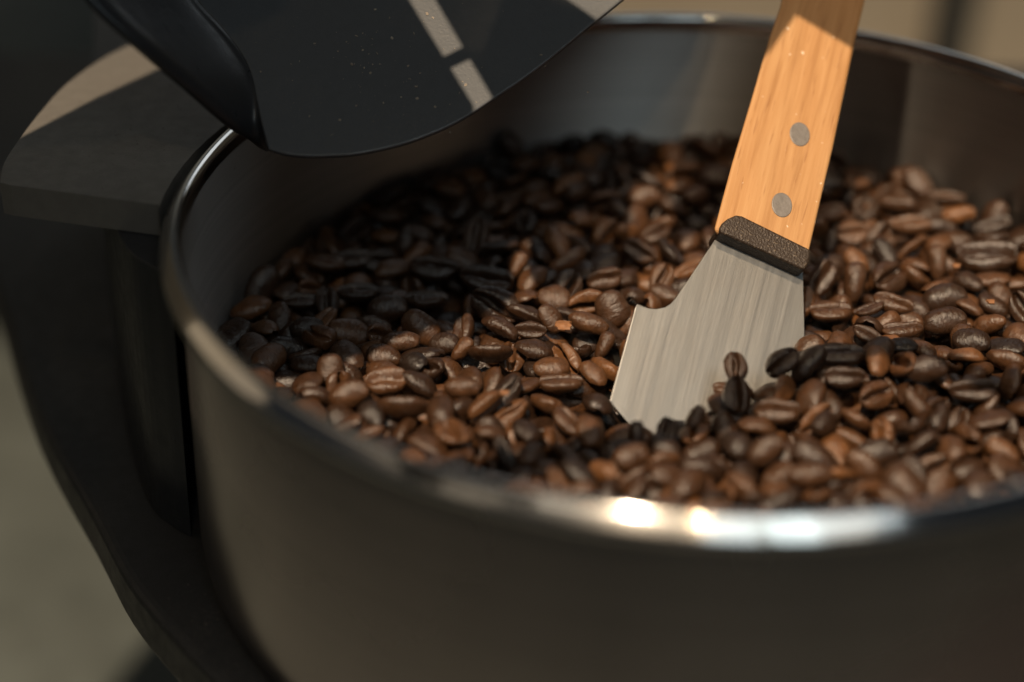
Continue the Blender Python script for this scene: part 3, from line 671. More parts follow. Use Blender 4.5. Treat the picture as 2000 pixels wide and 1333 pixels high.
9,1073,766,316,-452,841,-387,-316,76,5,1073,-1081,-165,-410,-232,-971,-57,67,0,1104,306,-147,-447,918,-11,163,37,9,940,130,-221,-451,139,726,-627,23,
0,967,529,-194,-455,-988,107,74,54,7,1131,-347,884,-449,841,-539,35,51,9,1006,802,216,-443,884,-450,122,43,2,1038,-819,2,-480,172,159,416,58,
4,903,-705,-207,-484,897,125,40,91,3,909,-626,-527,-412,-188,242,-908,53,0,904,198,-541,-471,-97,839,-437,28,0,977,94,933,-435,-61,-37,995,60,
4,886,-248,662,-476,-166,13,251,42,4,1095,965,525,-421,-953,259,-25,89,0,958,598,521,-482,-996,82,9,20,5,1079,670,-188,-464,897,424,119,31,
8,883,-190,-358,-467,-884,-16,-21,13,0,1071,428,924,-408,-791,-585,-160,68,0,882,-408,830,-464,384,179,-796,76,3,996,-761,837,-490,-996,-61,-7,17,
3,966,-510,746,-459,-132,1,-969,51,2,1046,710,433,-446,-230,971,-63,49,5,1100,-1128,169,-461,-84,120,-187,67,0,893,647,202,-446,868,458,66,76,
2,1129,-672,15,-487,-151,-110,844,59,2,1107,-633,-109,-476,-101,124,-940,78,8,1030,-1040,-174,-447,-215,973,-40,32,9,1028,-658,-225,-455,566,-771,-81,83,
5,1112,-227,-123,-524,10,-928,152,12,9,913,491,-384,-435,348,-52,161,13,8,990,-202,-464,-459,-664,597,430,72,6,920,-272,1170,-429,53,-698,714,26,
7,1081,72,1112,-424,-25,-67,179,41,0,910,-379,984,-447,124,374,-905,66,3,1109,-466,989,-454,579,-787,205,27,4,887,-20,610,-450,225,60,718,77,
9,1061,-398,510,-472,-439,898,27,27,3,1031,-38,488,-448,-955,-184,222,42,1,1117,-716,607,-536,419,906,58,39,2,921,-168,429,-476,-999,-42,-12,80,
7,1072,476,56,-417,-33,970,89,89,2,1076,595,154,-479,-99,-114,429,45,9,1042,160,-312,-443,-56,-198,-849,74,3,888,750,-422,-455,-26,62,-454,37,
7,974,453,1070,-406,921,187,-200,47,4,995,-689,976,-437,-824,-408,-393,55,0,1001,103,935,-406,-538,837,-23,39,1,993,689,929,-433,107,-52,-50,68,
5,943,-471,883,-450,95,-225,950,21,1,885,-70,864,-446,-543,-341,391,27,3,907,-759,586,-462,190,-261,648,58,2,1137,750,588,-481,-752,659,-17,67,
8,949,-872,567,-486,-770,536,-297,44,1,885,-677,546,-492,264,407,514,68,6,993,-818,98,-493,696,-21,-201,42,0,969,429,-19,-413,772,-607,10,11,
9,1097,-461,66,-509,754,592,240,71,2,986,-269,-2,-511,-978,35,-26,36,6,936,147,-270,-434,996,-77,11,60,8,1012,694,-268,-472,-919,-315,103,82,
7,981,310,-730,-394,148,140,906,29,4,1117,-192,1161,-425,-420,-240,442,43,1,881,506,932,-434,55,6,809,66,7,1024,-822,804,-466,300,105,-888,69,
3,1010,553,871,-429,850,-471,-145,81,2,986,987,614,-412,6,285,946,35,7,973,673,551,-470,-148,50,-601,36,9,940,-580,462,-464,-336,-776,434,36,
4,1039,-776,318,-457,768,336,217,50,7,1051,-699,353,-484,771,-549,17,63,8,1086,490,281,-456,-261,960,28,81,3,991,-521,333,-481,-357,153,826,43,
3,913,502,-35,-398,681,657,-131,47,4,1087,-466,-48,-499,-396,861,-16,42,7,1049,222,-146,-435,-217,-179,-194,27,1,1104,741,-126,-471,-980,158,-89,31,
0,982,-535,-253,-495,65,745,518,45,1,958,622,-538,-436,282,-59,-796,23,4,1138,-96,-617,-444,642,49,561,78,5,1052,-1072,401,-520,-14,-9,-541,42,
7,1043,-143,281,-466,-910,412,6,49,5,972,711,248,-457,834,-489,108,63,4,959,-772,378,-521,128,64,21,74,3,1052,-505,322,-521,61,2,-993,63,
7,965,583,243,-479,-651,234,-210,29,1,1085,669,252,-487,-19,111,989,66,4,980,-153,80,-467,301,21,728,75,7,1077,554,-104,-430,64,-28,581,37,
1,947,-803,-93,-515,338,-172,88,36,4,916,103,-284,-477,69,22,627,42,4,1140,-385,-361,-512,554,95,725,8,5,1092,34,-478,-527,105,846,-523,48,
9,1068,-8,1195,-416,109,-815,569,52,5,1070,-366,1114,-435,-17,-28,-397,40,1,993,-562,973,-429,-115,6,150,73,8,926,-173,932,-430,177,962,207,39,
5,968,584,944,-447,-471,-882,6,69,5,1014,14,688,-444,-168,9,-383,6,5,1034,840,729,-474,-459,888,-11,18,2,1038,-458,639,-492,582,-763,-21,23,
1,896,-1086,501,-506,-203,24,570,51,6,926,632,427,-494,-901,433,-23,69,8,1098,-923,417,-557,-723,-689,46,68,9,950,-1097,272,-505,-245,614,154,50,
8,936,838,243,-458,85,-106,-597,49,4,1111,-720,219,-484,100,-304,-799,90,3,1039,-1056,-121,-467,-80,-177,974,82,8,1093,-933,-98,-488,951,236,-35,76,
4,1034,270,-304,-468,264,-130,589,13,7,966,278,-364,-455,-127,-981,-69,8,3,1036,638,-312,-486,-58,188,-639,82,8,1077,92,-441,-487,15,36,-312,57,
7,1129,-273,-541,-475,-936,-282,-116,24,4,898,-110,1152,-433,-981,191,18,28,0,943,207,1030,-372,-104,-443,864,16,9,944,-3,1044,-427,-583,-416,499,58,
6,885,-584,877,-453,-739,265,473,30,3,1056,126,797,-444,-62,93,993,63,7,1074,-742,750,-481,148,792,569,17,6,948,42,601,-462,-535,-845,14,69,
5,985,-828,492,-556,-978,206,-22,51,4,1053,-450,183,-480,108,309,-917,69,3,908,-375,91,-464,-728,-675,10,20,7,1092,-402,1,-503,3,-78,538,69,
6,896,660,-90,-451,351,636,476,54,3,1136,176,-386,-495,-173,515,840,28,3,1114,-526,-315,-542,-443,-894,64,69,2,1059,682,-458,-470,442,82,-333,7,
1,1001,-330,-527,-454,663,579,334,77,3,920,-44,1134,-393,-245,153,667,83,2,1014,-321,810,-485,-247,969,-18,79,9,970,-920,696,-479,-656,-565,-290,50,
5,921,182,644,-436,-249,91,139,54,6,1128,-947,617,-500,-5,103,192,44,8,945,-559,477,-519,-146,235,857,54,1,1130,-900,461,-522,993,-111,-5,25,
1,1029,421,365,-468,-24,32,-836,78,5,992,-833,407,-546,5,-19,-949,61,7,960,843,344,-479,50,-136,-980,46,8,1081,485,293,-483,-38,-28,787,49,
4,964,-407,113,-497,291,-108,-497,54,6,1081,-527,109,-532,-922,-386,-13,37,6,925,-515,-4,-498,-860,-435,33,47,6,903,695,-38,-463,-154,259,-134,46,
1,1110,54,-190,-485,747,-139,160,60,0,883,-532,-194,-509,-897,-12,-440,53,9,1054,168,-614,-475,955,-227,-167,54,8,997,180,-729,-415,-187,331,-430,27,
5,944,151,1184,-411,-9,-995,7,75,1,963,161,1002,-424,-381,512,-626,66,8,948,-304,922,-475,-923,382,-1,41,3,944,-428,930,-467,-38,-20,980,8,
0,999,528,804,-460,348,-937,6,22,3,984,-627,831,-482,-44,-39,928,64,2,1008,-929,746,-497,-820,-570,-2,49,9,945,620,746,-468,97,995,11,77,
1,944,210,715,-457,986,161,6,33,5,899,902,671,-449,278,779,377,23,3,952,-413,724,-504,-176,984,-23,63,2,900,764,678,-454,264,-493,-827,34,
7,999,-1034,564,-500,371,-90,-122,69,4,1013,-276,515,-476,141,-158,-527,44,6,1006,-526,203,-515,77,32,-807,66,8,1063,780,148,-473,-411,-326,795,67,
8,988,-1187,107,-473,-124,-90,645,72,2,1016,-682,165,-518,-808,584,-48,53,3,1032,826,-84,-426,-504,780,371,60,5,1055,-620,40,-530,-575,804,93,20,
0,916,-781,-32,-538,546,-812,-199,50,7,961,-957,-230,-448,-132,699,679,63,7,941,134,-170,-489,-581,805,87,56,3,1083,-273,-130,-537,89,50,-276,56,
7,1140,-357,-237,-556,114,-965,-86,49,4,1132,-569,-336,-487,683,-649,-245,60,5,887,29,-295,-503,-330,-939,65,10,6,1086,205,-450,-469,-130,972,-11,72,
9,1133,-293,-679,-411,529,795,-81,90,7,893,436,944,-442,-684,728,-7,20,7,936,727,719,-456,-82,276,-952,39,7,1102,-617,703,-511,233,972,-19,42,
9,967,-869,579,-538,-993,-106,-33,37,0,1043,-733,505,-529,-30,-73,62,93,3,1020,-267,421,-480,52,9,-982,11,8,1045,-841,419,-486,-114,-101,-988,24,
4,881,-730,320,-501,-276,292,567,63,4,1023,-681,358,-544,-714,-676,152,34,5,938,-1131,335,-521,970,-57,149,15,9,989,-471,275,-506,-437,-843,-270,49,
2,1032,349,30,-424,-668,-702,23,17,6,965,245,-74,-386,-333,929,-127,29,2,933,-934,130,-500,922,160,300,69,2,946,-741,117,-479,-282,-160,-899,65,
3,1015,811,58,-437,260,950,-165,51,8,952,-632,104,-485,21,-10,-972,31,3,905,362,-90,-402,-822,488,-284,43,9,927,416,23,-468,759,-634,113,75,
7,1039,399,-56,-433,36,35,975,93,3,1026,-954,-14,-487,206,116,-258,72,2,959,-892,-158,-505,217,360,886,33,8,1030,-409,-104,-531,60,7,397,63,
4,916,-571,-136,-507,-541,-75,-659,66,2,967,770,-297,-454,868,-474,-85,45,7,1029,218,-187,-502,-449,-879,-153,83,4,933,589,-256,-465,-187,558,-750,33,
0,1062,536,-329,-461,-536,-829,22,52,9,1137,802,-257,-475,172,-75,197,53,2,1067,-673,-252,-508,-262,787,-537,91,5,907,780,-374,-481,-371,-786,-492,15,
7,883,-527,-409,-522,-66,21,-477,51,6,1111,495,-475,-470,121,132,-975,73,5,1008,-170,-647,-446,505,842,-14,13,6,1015,-107,-693,-428,-75,-240,56,36,
1,983,198,-502,-524,-451,823,345,22,5,894,99,1191,-425,26,10,992,55,9,907,-5,1149,-426,82,-112,-963,11,9,1105,-255,946,-443,520,-498,-404,35,
6,916,-301,1010,-447,71,-157,-822,24,0,911,161,872,-456,-827,562,-18,73,8,906,698,848,-451,22,20,914,43,9,1021,-530,822,-476,45,-54,-741,92,
6,970,233,666,-417,-46,972,-207,51,1,949,-64,684,-472,556,830,36,48,6,1028,-857,649,-498,-249,5,-968,38,6,1138,157,523,-413,-435,-280,-329,44,
0,1124,-540,637,-471,-824,-497,124,79,7,1014,-345,552,-479,336,-11,-807,33,1,1093,-227,594,-472,9,43,-996,24,9,989,-480,552,-482,-205,-932,284,81,
6,915,912,608,-449,-211,-378,-715,86,1,1036,-824,540,-506,-568,806,-88,74,7,1011,-782,592,-523,-735,574,-177,49,8,1038,-496,477,-477,964,69,127,72,
5,1053,-1008,487,-512,254,74,-590,78,3,1104,-418,503,-502,-36,-45,694,48,0,1122,-333,451,-487,606,748,44,48,6,953,576,335,-455,935,315,145,15,
1,992,-959,318,-539,352,-778,-469,25,5,1021,709,318,-479,-171,-315,857,83,5,1001,889,294,-420,688,-436,421,73,7,994,-773,257,-519,18,-68,-961,40,
3,1010,565,122,-460,-576,788,-140,46,7,920,345,64,-445,314,188,-5,56,0,935,760,60,-485,622,-727,135,32,5,1074,634,62,-470,61,258,894,11,
8,1131,-871,-241,-478,44,122,-831,44,4,1027,-287,-167,-516,-823,218,20,12,6,905,512,-276,-466,102,-40,505,87,8,988,-215,-313,-488,-984,87,19,14,
1,1114,-269,-254,-520,-288,-213,837,65,9,1044,-474,-376,-496,641,-72,762,54,4,1091,-268,-345,-507,-339,184,762,81,9,940,-667,-329,-502,421,758,324,51,
3,1120,-324,-297,-528,-242,227,-701,59,0,1138,-531,-490,-490,258,-966,-13,71,6,930,-347,-468,-506,-239,-871,-232,21,9,1089,686,-591,-423,-243,167,-707,93,
4,1083,651,-532,-485,-240,816,-394,80,5,1113,193,-590,-509,75,36,372,54,3,1136,-1165,-220,-499,-721,-691,43,72,9,959,-1166,-110,-504,-412,-910,27,84,
2,935,-1149,-9,-513,-961,277,-3,29,9,1046,-1144,73,-504,28,-45,-331,66,2,1105,-1161,177,-525,51,-998,40,43,5,1051,-1046,-422,-497,-987,161,-16,41,
4,1130,-1074,-344,-478,419,-891,166,21,1,998,-1036,-199,-513,381,924,20,63,5,971,-1040,-102,-522,1000,30,7,63,9,884,-1066,8,-529,989,-137,-32,27,
4,1109,-1070,109,-517,143,406,895,41,1,1015,-1011,236,-541,33,57,-148,68,9,1052,-1041,312,-533,50,-24,40,36,4,1028,-961,-691,-477,780,626,-11,88,
4,942,-974,-547,-479,103,688,711,78,5,1129,-940,-395,-506,-763,-646,5,94,0,927,-950,-303,-491,184,-166,-951,32,6,1101,-930,-216,-520,-133,-990,41,35,
3,1043,-935,-87,-533,-124,-991,56,21,7,965,-932,16,-528,-61,128,-942,56,3,1114,-916,103,-541,-51,13,-88,18,0,971,-923,187,-563,253,-967,24,35,
7,1016,-852,-748,-486,-901,-432,24,95,0,930,-836,-622,-502,-927,372,-13,24,9,912,-823,-539,-493,43,-189,-929,30,6,1095,-854,-388,-480,263,-186,664,67,
8,1039,-829,-306,-511,-11,1,-921,55,5,1112,-810,-213,-531,980,199,9,25,0,905,-834,27,-529,1,-220,796,10,5,1011,-817,100,-559,863,-506,12,68,
8,1115,-813,210,-555,5,-33,-687,58,1,1031,-832,319,-558,943,286,157,57,3,1062,-747,-872,-485,-938,342,-27,64,6,1011,-708,-728,-502,-945,326,-32,32,
8,1012,-741,-643,-498,60,984,4,50,9,1054,-741,-496,-497,-138,164,-784,31,8,1039,-716,-396,-516,5,-4,90,32,4,1006,-742,-305,-516,-874,486,-1,82,
9,891,-717,-196,-536,609,-792,37,15,5,899,-713,-82,-544,283,959,-25,56,7,918,-700,-14,-530,-179,7,-360,33,0,973,-718,107,-529,-44,430,881,43,
6,975,-720,219,-561,-982,184,-35,44,8,1112,-750,315,-563,801,599,8,54,9,929,-744,424,-561,-391,-920,1,49,0,900,-615,-921,-487,-656,-754,-35,48,
4,1109,-660,-868,-468,-352,574,-646,69,9,1119,-644,-723,-477,-503,-490,433,78,6,1132,-616,-613,-515,-562,826,-47,60,9,981,-653,-472,-500,802,-429,-410,76,
2,903,-607,-404,-516,-19,3,383,67,4,1131,-625,-305,-518,741,-634,-75,47,1,951,-600,-212,-539,613,790,-22,48,6,944,-642,-137,-540,981,192,9,29,
5,1102,-621,130,-546,-297,954,-33,30,0,1089,-606,217,-520,-25,-264,-855,72,2,963,-627,313,-533,200,-158,-778,56,7,928,-632,624,-517,23,-93,959,63,
0,1051,-625,926,-475,203,-979,-8,15,2,880,-522,-927,-489,-998,-47,-19,54,1,1111,-543,-858,-477,15,46,-994,77,3,988,-558,-689,-497,79,-13,-965,20,
2,1126,-555,-593,-488,-477,-478,624,89,1,974,-502,-534,-524,184,982,19,39,8,1053,-501,-231,-519,-325,-176,845,50,5,996,-496,-108,-510,-321,849,395,26,
3,985,-535,7,-534,-952,304,-29,32,6,933,-522,410,-538,528,849,5,42,4,1023,-528,535,-513,-23,-692,-718,36,3,1028,-511,623,-508,14,24,-456,52,
5,966,-509,713,-491,-204,-29,114,35,9,918,-527,928,-463,-44,-42,-985,54,2,928,-544,1064,-459,-311,950,-17,24,3,987,-477,-1079,-472,-103,-76,387,43,
3,1028,-422,-933,-492,-657,-754,-6,36,9,907,-430,-856,-475,-402,-3,-213,47,7,1098,-461,-677,-503,443,895,-49,40,8,1015,-430,-601,-504,-525,-813,216,43,
6,1035,-404,-501,-528,891,454,-7,68,8,1107,-410,-414,-510,214,660,683,72,3,1109,-425,-310,-543,-134,123,-688,64,2,938,-389,-191,-569,-960,264,81,74,
0,931,-398,225,-514,943,330,42,31,3,1019,-403,311,-518,-872,-489,5,42,4,1106,-414,408,-498,-97,-24,979,74,4,977,-398,598,-497,959,277,34,55,
8,925,-301,-1013,-490,-987,-149,-42,14,3,948,-321,-931,-479,-5,-2,91,22,0,1029,-349,-837,-468,-207,-111,-270,47,7,1068,-342,-722,-492,366,-920,-130,35,
3,1042,-320,-620,-500,40,55,-443,56,9,1010,-285,-529,-527,997,-56,-13,39,9,1085,-320,-402,-535,190,205,389,34,7,1076,-331,-313,-574,104,266,958,53,
6,1111,-198,-207,-652,185,52,-427,24,9,940,-252,-118,-590,-966,203,81,39,5,1126,-197,-67,-538,27,-167,979,28,6,978,-258,225,-470,-34,-181,966,48,
6,936,-258,291,-491,-103,-994,27,39,5,916,-316,620,-502,-668,-744,-13,55,6,965,-296,720,-494,-782,622,-30,29,1,1119,-229,-1136,-469,129,-913,-380,49,
4,903,-186,-1060,-471,122,-304,-388,64,4,938,-236,-968,-473,249,-48,-603,56,5,1116,-185,-828,-471,-31,16,952,38,6,911,-204,-721,-486,-150,-135,619,43,
5,1110,-206,-607,-494,84,-14,994,79,2,1047,-208,-510,-523,-723,-636,259,53,1,1043,-199,-438,-531,692,459,-114,50,6,1131,-255,-259,-630,125,277,876,30,
0,919,-203,-316,-579,-909,105,150,80,5,907,-194,353,-483,-939,-345,-9,61,8,1010,-194,509,-469,35,-170,-629,43,4,976,-194,988,-443,-86,-197,624,11,
6,1047,-218,1053,-431,398,184,367,53,2,950,-99,-1127,-469,449,-520,-689,65,2,1065,-110,-1042,-469,-136,-174,951,32,5,1115,-121,-955,-492,-985,-167,5,59,
4,938,-102,-805,-483,643,-716,-135,31,4,1088,-77,-708,-488,584,640,406,71,1,919,-107,-609,-523,507,860,-37,61,1,1005,-112,-502,-544,994,70,2,25,
1,881,-106,-428,-563,-18,71,997,77,5,1090,-96,-357,-592,418,253,122,55,4,1105,-97,-297,-571,-68,765,-635,85,2,1020,-113,-234,-538,223,-915,-336,36,
5,1127,-115,942,-463,-995,98,-16,29,9,1137,-68,1021,-430,70,25,-510,90,9,1040,16,-1193,-474,17,46,75,13,7,993,9,-1047,-480,30,66,-101,18,
0,1017,17,-919,-495,-47,-998,-28,25,5,1138,-16,-839,-474,15,159,970,46,2,1076,5,-707,-487,43,214,968,53,1,1087,-9,-625,-505,3,18,-62,38,
5,998,17,-529,-524,-32,-41,-235,44,8,995,4,-406,-581,992,-111,27,74,1,1087,22,-326,-600,98,-47,-993,47,4,911,6,-285,-583,-46,532,-825,34,
3,1018,-24,-230,-564,-829,-395,-35,72,2,1060,188,405,-430,401,-37,143,47,3,882,33,451,-448,26,24,-921,20,1,975,-3,914,-461,-948,317,11,30,
0,1054,122,-1171,-469,-98,-24,719,88,0,1132,121,-1064,-469,36,115,439,64,0,897,104,-946,-478,65,-174,209,68,5,1096,107,-839,-479,31,-30,304,87,
4,1052,115,-735,-490,2,71,-641,31,5,1126,96,-624,-500,-171,-276,848,53,1,958,110,-535,-529,-43,-10,847,26,4,972,98,-414,-552,215,-967,-121,57,
1,999,101,-369,-552,-113,826,-540,28,6,1041,126,-297,-556,-183,-32,978,34,1,1071,125,-219,-554,-944,-168,-2,44,7,933,129,459,-439,-27,-164,980,30,
4,950,124,578,-444,277,-961,-4,66,5,1098,81,1028,-449,-971,-238,10,70,5,888,212,-1017,-479,-108,-360,872,25,6,1042,202,-938,-478,187,3,197,20,
9,1022,231,-856,-478,-198,-97,905,38,2,1083,206,-771,-485,-6,4,63,94,2,1098,220,-440,-520,663,-174,-61,32,7,1008,218,-346,-539,-965,236,-36,50,
9,964,210,-269,-517,107,-156,-216,71,7,911,207,488,-452,-651,758,-18,41,5,1028,217,569,-431,117,244,943,58,3,1031,231,793,-440,-130,118,-181,29,
4,1038,203,933,-437,-994,104,18,68,4,954,219,1055,-423,-12,76,-266,77,9,1082,323,-1090,-491,228,973,32,79,7,1058,336,-936,-458,-552,-59,814,75,
1,1127,299,-833,-480,187,-104,-594,35,9,1130,319,-743,-510,982,-187,-2,32,2,888,313,-607,-510,-64,-174,413,17,1,994,314,-529,-520,14,-113,-993,32,
1,988,318,-428,-536,-263,963,37,80,2,1114,322,-343,-510,-957,276,-85,68,2,1103,321,-257,-487,129,986,95,73,9,962,307,-69,-466,222,967,-43,57,
5,937,282,493,-437,-190,145,263,85,7,937,291,687,-443,-69,-13,-744,41,9,1108,303,828,-430,-152,-28,-983,84,3,1020,313,920,-436,-32,49,664,57,
5,1054,294,1089,-411,33,161,979,27,0,894,406,-1066,-475,-22,-71,-350,21,7,1130,403,-958,-478,-126,104,-661,42,3,942,465,-828,-482,-507,405,-606,80,
1,1120,418,-743,-512,-607,-794,33,82,5,928,441,-633,-526,539,-841,22,53,1,901,415,-505,-520,12,-122,987,59,2,1131,428,-430,-524,251,965,82,80,
7,1001,426,-342,-503,-982,-109,22,33,9,1026,490,71,-481,805,580,-86,28,9,1000,387,787,-454,641,-760,72,8,8,907,426,1034,-433,-55,998,-28,21,
2,1058,529,-1091,-464,-117,717,-643,50,4,1066,510,-964,-475,403,96,29,33,6,1122,517,-818,-477,308,42,623,11,4,946,543,-701,-498,197,23,-386,78,
0,993,523,-621,-500,-182,126,-51,50,7,938,524,-525,-503,76,-763,642,17,9,1082,532,-453,-525,-953,-297,-7,60,1,966,564,-352,-495,83,-56,703,52,
5,894,553,34,-480,847,520,-91,10,7,1041,663,-970,-474,-29,-160,948,50,1,967,667,-857,-481,63,-38,-794,38,3,947,628,-706,-512,-966,-258,20,61,
5,935,654,-610,-498,158,35,42,56,8,998,610,-487,-518,-892,-424,-60,74,3,957,627,-406,-520,-906,-410,24,43,2,906,575,303,-499,-72,-997,32,23,
8,1014,600,604,-477,-267,963,-19,46,2,1003,736,-803,-477,127,-79,788,42,0,939,751,-719,-475,404,577,684,45,9,886,693,-670,-489,-534,-415,458,26,
1,989,715,-533,-501,-28,-10,440,55,0,1002,752,-441,-511,-882,470,11,45,4,884,758,-323,-491,-589,355,-215,46,8,929,730,-209,-481,103,41,159,74,
3,987,769,-67,-493,676,-735,14,65,3,954,720,18,-495,983,-177,-29,61,5,1106,714,134,-466,-387,-128,-909,77,8,939,767,244,-494,-108,-93,678,27,
1,883,714,372,-478,629,-119,-75,35,6,1034,715,434,-474,-28,49,989,49,3,1068,708,784,-455,-963,53,29,80,4,981,831,-722,-480,689,116,211,84,
3,1055,850,-633,-486,-21,-29,683,41,6,1123,881,-535,-500,227,-973,28,39,1,887,838,-432,-495,-23,-12,415,40,2,933,863,-321,-486,198,-100,-610,87,
0,900,873,-209,-480,-77,-191,978,22,2,1078,848,-79,-472,253,-89,958,18,0,943,819,6,-477,129,264,714,21,0,1034,835,100,-500,-474,879,-44,46,
1,924,829,199,-489,-27,-46,-849,76,6,955,804,448,-475,228,836,464,64,2,1043,821,621,-459,169,270,788,59,6,1025,923,-616,-495,-632,-774,18,61,
8,1046,983,-539,-491,-912,-407,48,66,6,950,936,-393,-482,-27,5,977,51,3,913,981,-330,-499,285,-958,24,46,5,1132,970,-215,-497,-152,-988,6,73,
8,998,951,-112,-494,882,-471,4,59,9,922,956,6,-477,59,182,796,56,1,977,931,113,-496,610,792,19,61,8,1133,940,213,-491,-999,25,37,59,
4,1005,940,310,-470,209,82,760,33,1,1138,901,412,-487,392,920,-1,77,2,995,968,678,-450,169,-103,-857,70,2,1002,1102,-429,-458,-654,5,104,57,
7,1041,1039,-390,-473,90,952,-280,39,2,1099,1039,-162,-468,6,36,-198,63,9,1073,1085,-106,-469,-154,-930,300,77,1,1012,1048,-15,-486,-104,994,-9,42,
1,926,1055,89,-472,-26,-27,789,86,9,1086,1062,208,-463,53,49,997,47,1,1048,1092,354,-460,53,0,773,53,6,1057,1031,424,-477,277,-960,28,37,
9,978,1075,517,-469,-880,474,-19,18,1,926,1173,-111,-461,-237,327,-754,51,7,1048,1157,-10,-460,155,-9,-152,65,8,1074,1140,83,-468,6,-18,-881,42,
7,1055,-1155,-373,-463,605,-413,-433,25,4,921,-1106,-284,-489,91,-991,-93,38,8,1017,-1120,-175,-475,-181,1,-879,65,4,1011,-1095,-60,-496,-363,782,-405,72,
8,1113,-1117,54,-478,-548,831,73,58,8,1036,-1080,192,-532,-289,-920,188,56,4,961,-1007,-604,-475,-97,-102,884,72,3,906,-1007,-496,-479,-75,-904,412,45,
9,1003,-992,-349,-481,894,299,333,32,5,1073,-993,-283,-479,720,535,-105,29,0,1121,-976,-168,-493,757,-558,247,60,0,891,-1014,-31,-520,127,-963,-169,25,
3,1053,-989,54,-522,929,213,274,50,6,1000,-997,159,-526,361,-414,-810,37,6,1119,-963,257,-520,294,-928,-219,55,0,968,-930,-734,-465,552,-671,-481,40,
4,968,-921,-601,-480,-196,-87,161,46,9,915,-870,-474,-500,-925,338,-147,45,8,1082,-911,-326,-461,615,-727,-294,44,4,1115,-873,-30,-518,-365,-591,463,37,
3,1066,-888,71,-499,-125,-6,973,9,7,1103,-868,167,-520,-37,82,-776,81,1,965,-895,264,-547,-170,-207,947,31,4,1057,-793,-787,-471,54,26,-800,44,
3,1040,-778,-686,-481,719,620,310,79,4,994,-783,-586,-483,885,311,-212,74,3,1066,-799,-439,-495,-222,-231,513,18,8,1137,-789,-332,-477,84,-258,769,69,
0,943,-837,-134,-497,-43,-260,772,42,4,997,-753,51,-527,-561,143,59,66,2,1097,-775,164,-529,-963,-73,186,7,8,897,-785,456,-523,48,996,59,68,
1,916,-791,696,-508,-10,22,-438,27,6,920,-734,-944,-473,-187,-960,-210,48,4,1069,-706,-799,-472,82,-392,-916,56,8,970,-678,-656,-487,-361,-277,694,46,
0,1031,-694,-563,-493,215,-132,-908,31,3,974,-677,-458,-502,-204,363,-694,72,8,1112,-747,-146,-509,-205,297,917,42,9,994,-640,-45,-516,-711,-161,273,28,
4,1012,-684,266,-529,248,-87,-331,78,2,926,-705,888,-473,-581,-792,171,76,7,1093,-589,-1014,-464,-39,17,599,72,5,1022,-586,-890,-433,55,-38,-838,60,
3,934,-597,-784,-486,-721,-615,176,29,2,942,-583,-658,-460,-129,-377,460,24,4,1038,-614,-537,-486,385,-812,205,24,8,993,-577,-465,-505,233,-80,930,33,
0,1055,-473,-147,-499,122,-859,-496,20,3,921,-555,-68,-538,-992,119,-15,37,4,882,-582,574,-514,-789,-54,198,64,6,949,-574,652,-474,-92,399,-687,43,
6,937,-570,755,-479,-392,-26,-674,41,1,1008,-626,1007,-465,1000,10,0,84,7,1052,-490,-992,-469,149,-66,151,84,3,1001,-495,-896,-447,174,19,961,92,
4,1016,-473,-777,-481,475,486,553,89,8,975,-510,-681,-468,-226,967,-22,5,9,907,-487,-593,-484,666,665,256,16,3,925,-464,-460,-527,265,-946,-171,63,
7,1014,-437,-217,-519,-727,33,-618,47,4,883,-334,-143,-564,-64,-934,-322,13,8,897,-453,358,-497,-316,-860,401,21,7,1068,-339,-1140,-483,74,997,-13,18,
9,1129,-391,-1009,-465,2,248,-903,51,8,1073,-345,-923,-451,947,-217,212,38,1,1042,-419,-790,-467,185,-458,-584,20,8,1076,-390,-662,-476,119,322,-356,75,
2,957,-374,-549,-505,-716,-606,142,29,6,905,-330,59,-491,-168,61,-712,58,4,1114,-317,351,-482,-78,-971,-217,40,2,1104,-367,663,-481,-205,899,-387,42,
7,883,-251,-1095,-487,-895,-440,-68,86,7,950,-288,-1075,-458,236,960,18,41,9,1096,-269,-868,-474,629,-713,-180,19,5,1033,-272,-769,-486,-216,962,-30,25,
9,1000,-260,-670,-477,-131,338,-328,34,2,1084,-282,-469,-510,189,-878,174,78,0,973,-244,-388,-553,483,451,524,64,7,1026,-223,-233,-608,339,168,803,24,
9,1138,-134,-274,-644,423,74,124,82,8,1071,-2,-206,-646,-982,-86,-152,41,3,984,-278,1107,-442,-34,16,803,36,7,918,-152,-1137,-467,-392,-557,363,63,
7,1032,-166,-992,-452,514,825,177,60,4,1130,-208,-903,-456,-299,-864,91,76,2,1130,-155,-752,-469,348,-882,-79,46,9,930,-151,-663,-495,-919,307,189,68,
4,895,-147,-466,-514,-528,802,-278,75,9,1033,-186,-363,-582,-223,-457,-746,35,0,997,-187,-349,-533,31,-971,-71,57,5,1118,-164,-268,-522,-818,-169,-267,29,
1,1021,-130,764,-461,-28,22,-635,33,6,948,-174,863,-474,-422,906,-19,40,1,897,-137,1098,-449,257,966,9,56,8,1069,-34,-1125,-464,-376,112,-820,81,
2,896,-44,-984,-477,-148,112,-901,55,1,1019,-94,-891,-479,0,964,-264,75,7,1117,-39,-779,-446,118,70,955,6,7,889,-31,-644,-474,723,-691,-12,26,
1,1108,-60,-569,-501,223,831,-500,26,1,1128,-72,-475,-521,778,-605,-34,60,9,1102,-50,-378,-543,-145,-460,-646,56,3,884,-27,-329,-552,-561,-210,-149,33,
7,895,-14,-280,-541,-959,244,50,88,1,894,-32,-223,-501,6,50,980,20,8,943,50,-1119,-487,49,57,-27,45,4,1052,61,-995,-457,-22,-31,762,42,
8,1116,96,-881,-456,186,978,44,53,0,1085,54,-791,-479,549,780,-162,36,4,1112,60,-666,-468,-535,-37,-4,84,6,994,25,-547,-498,441,897,-35,84,
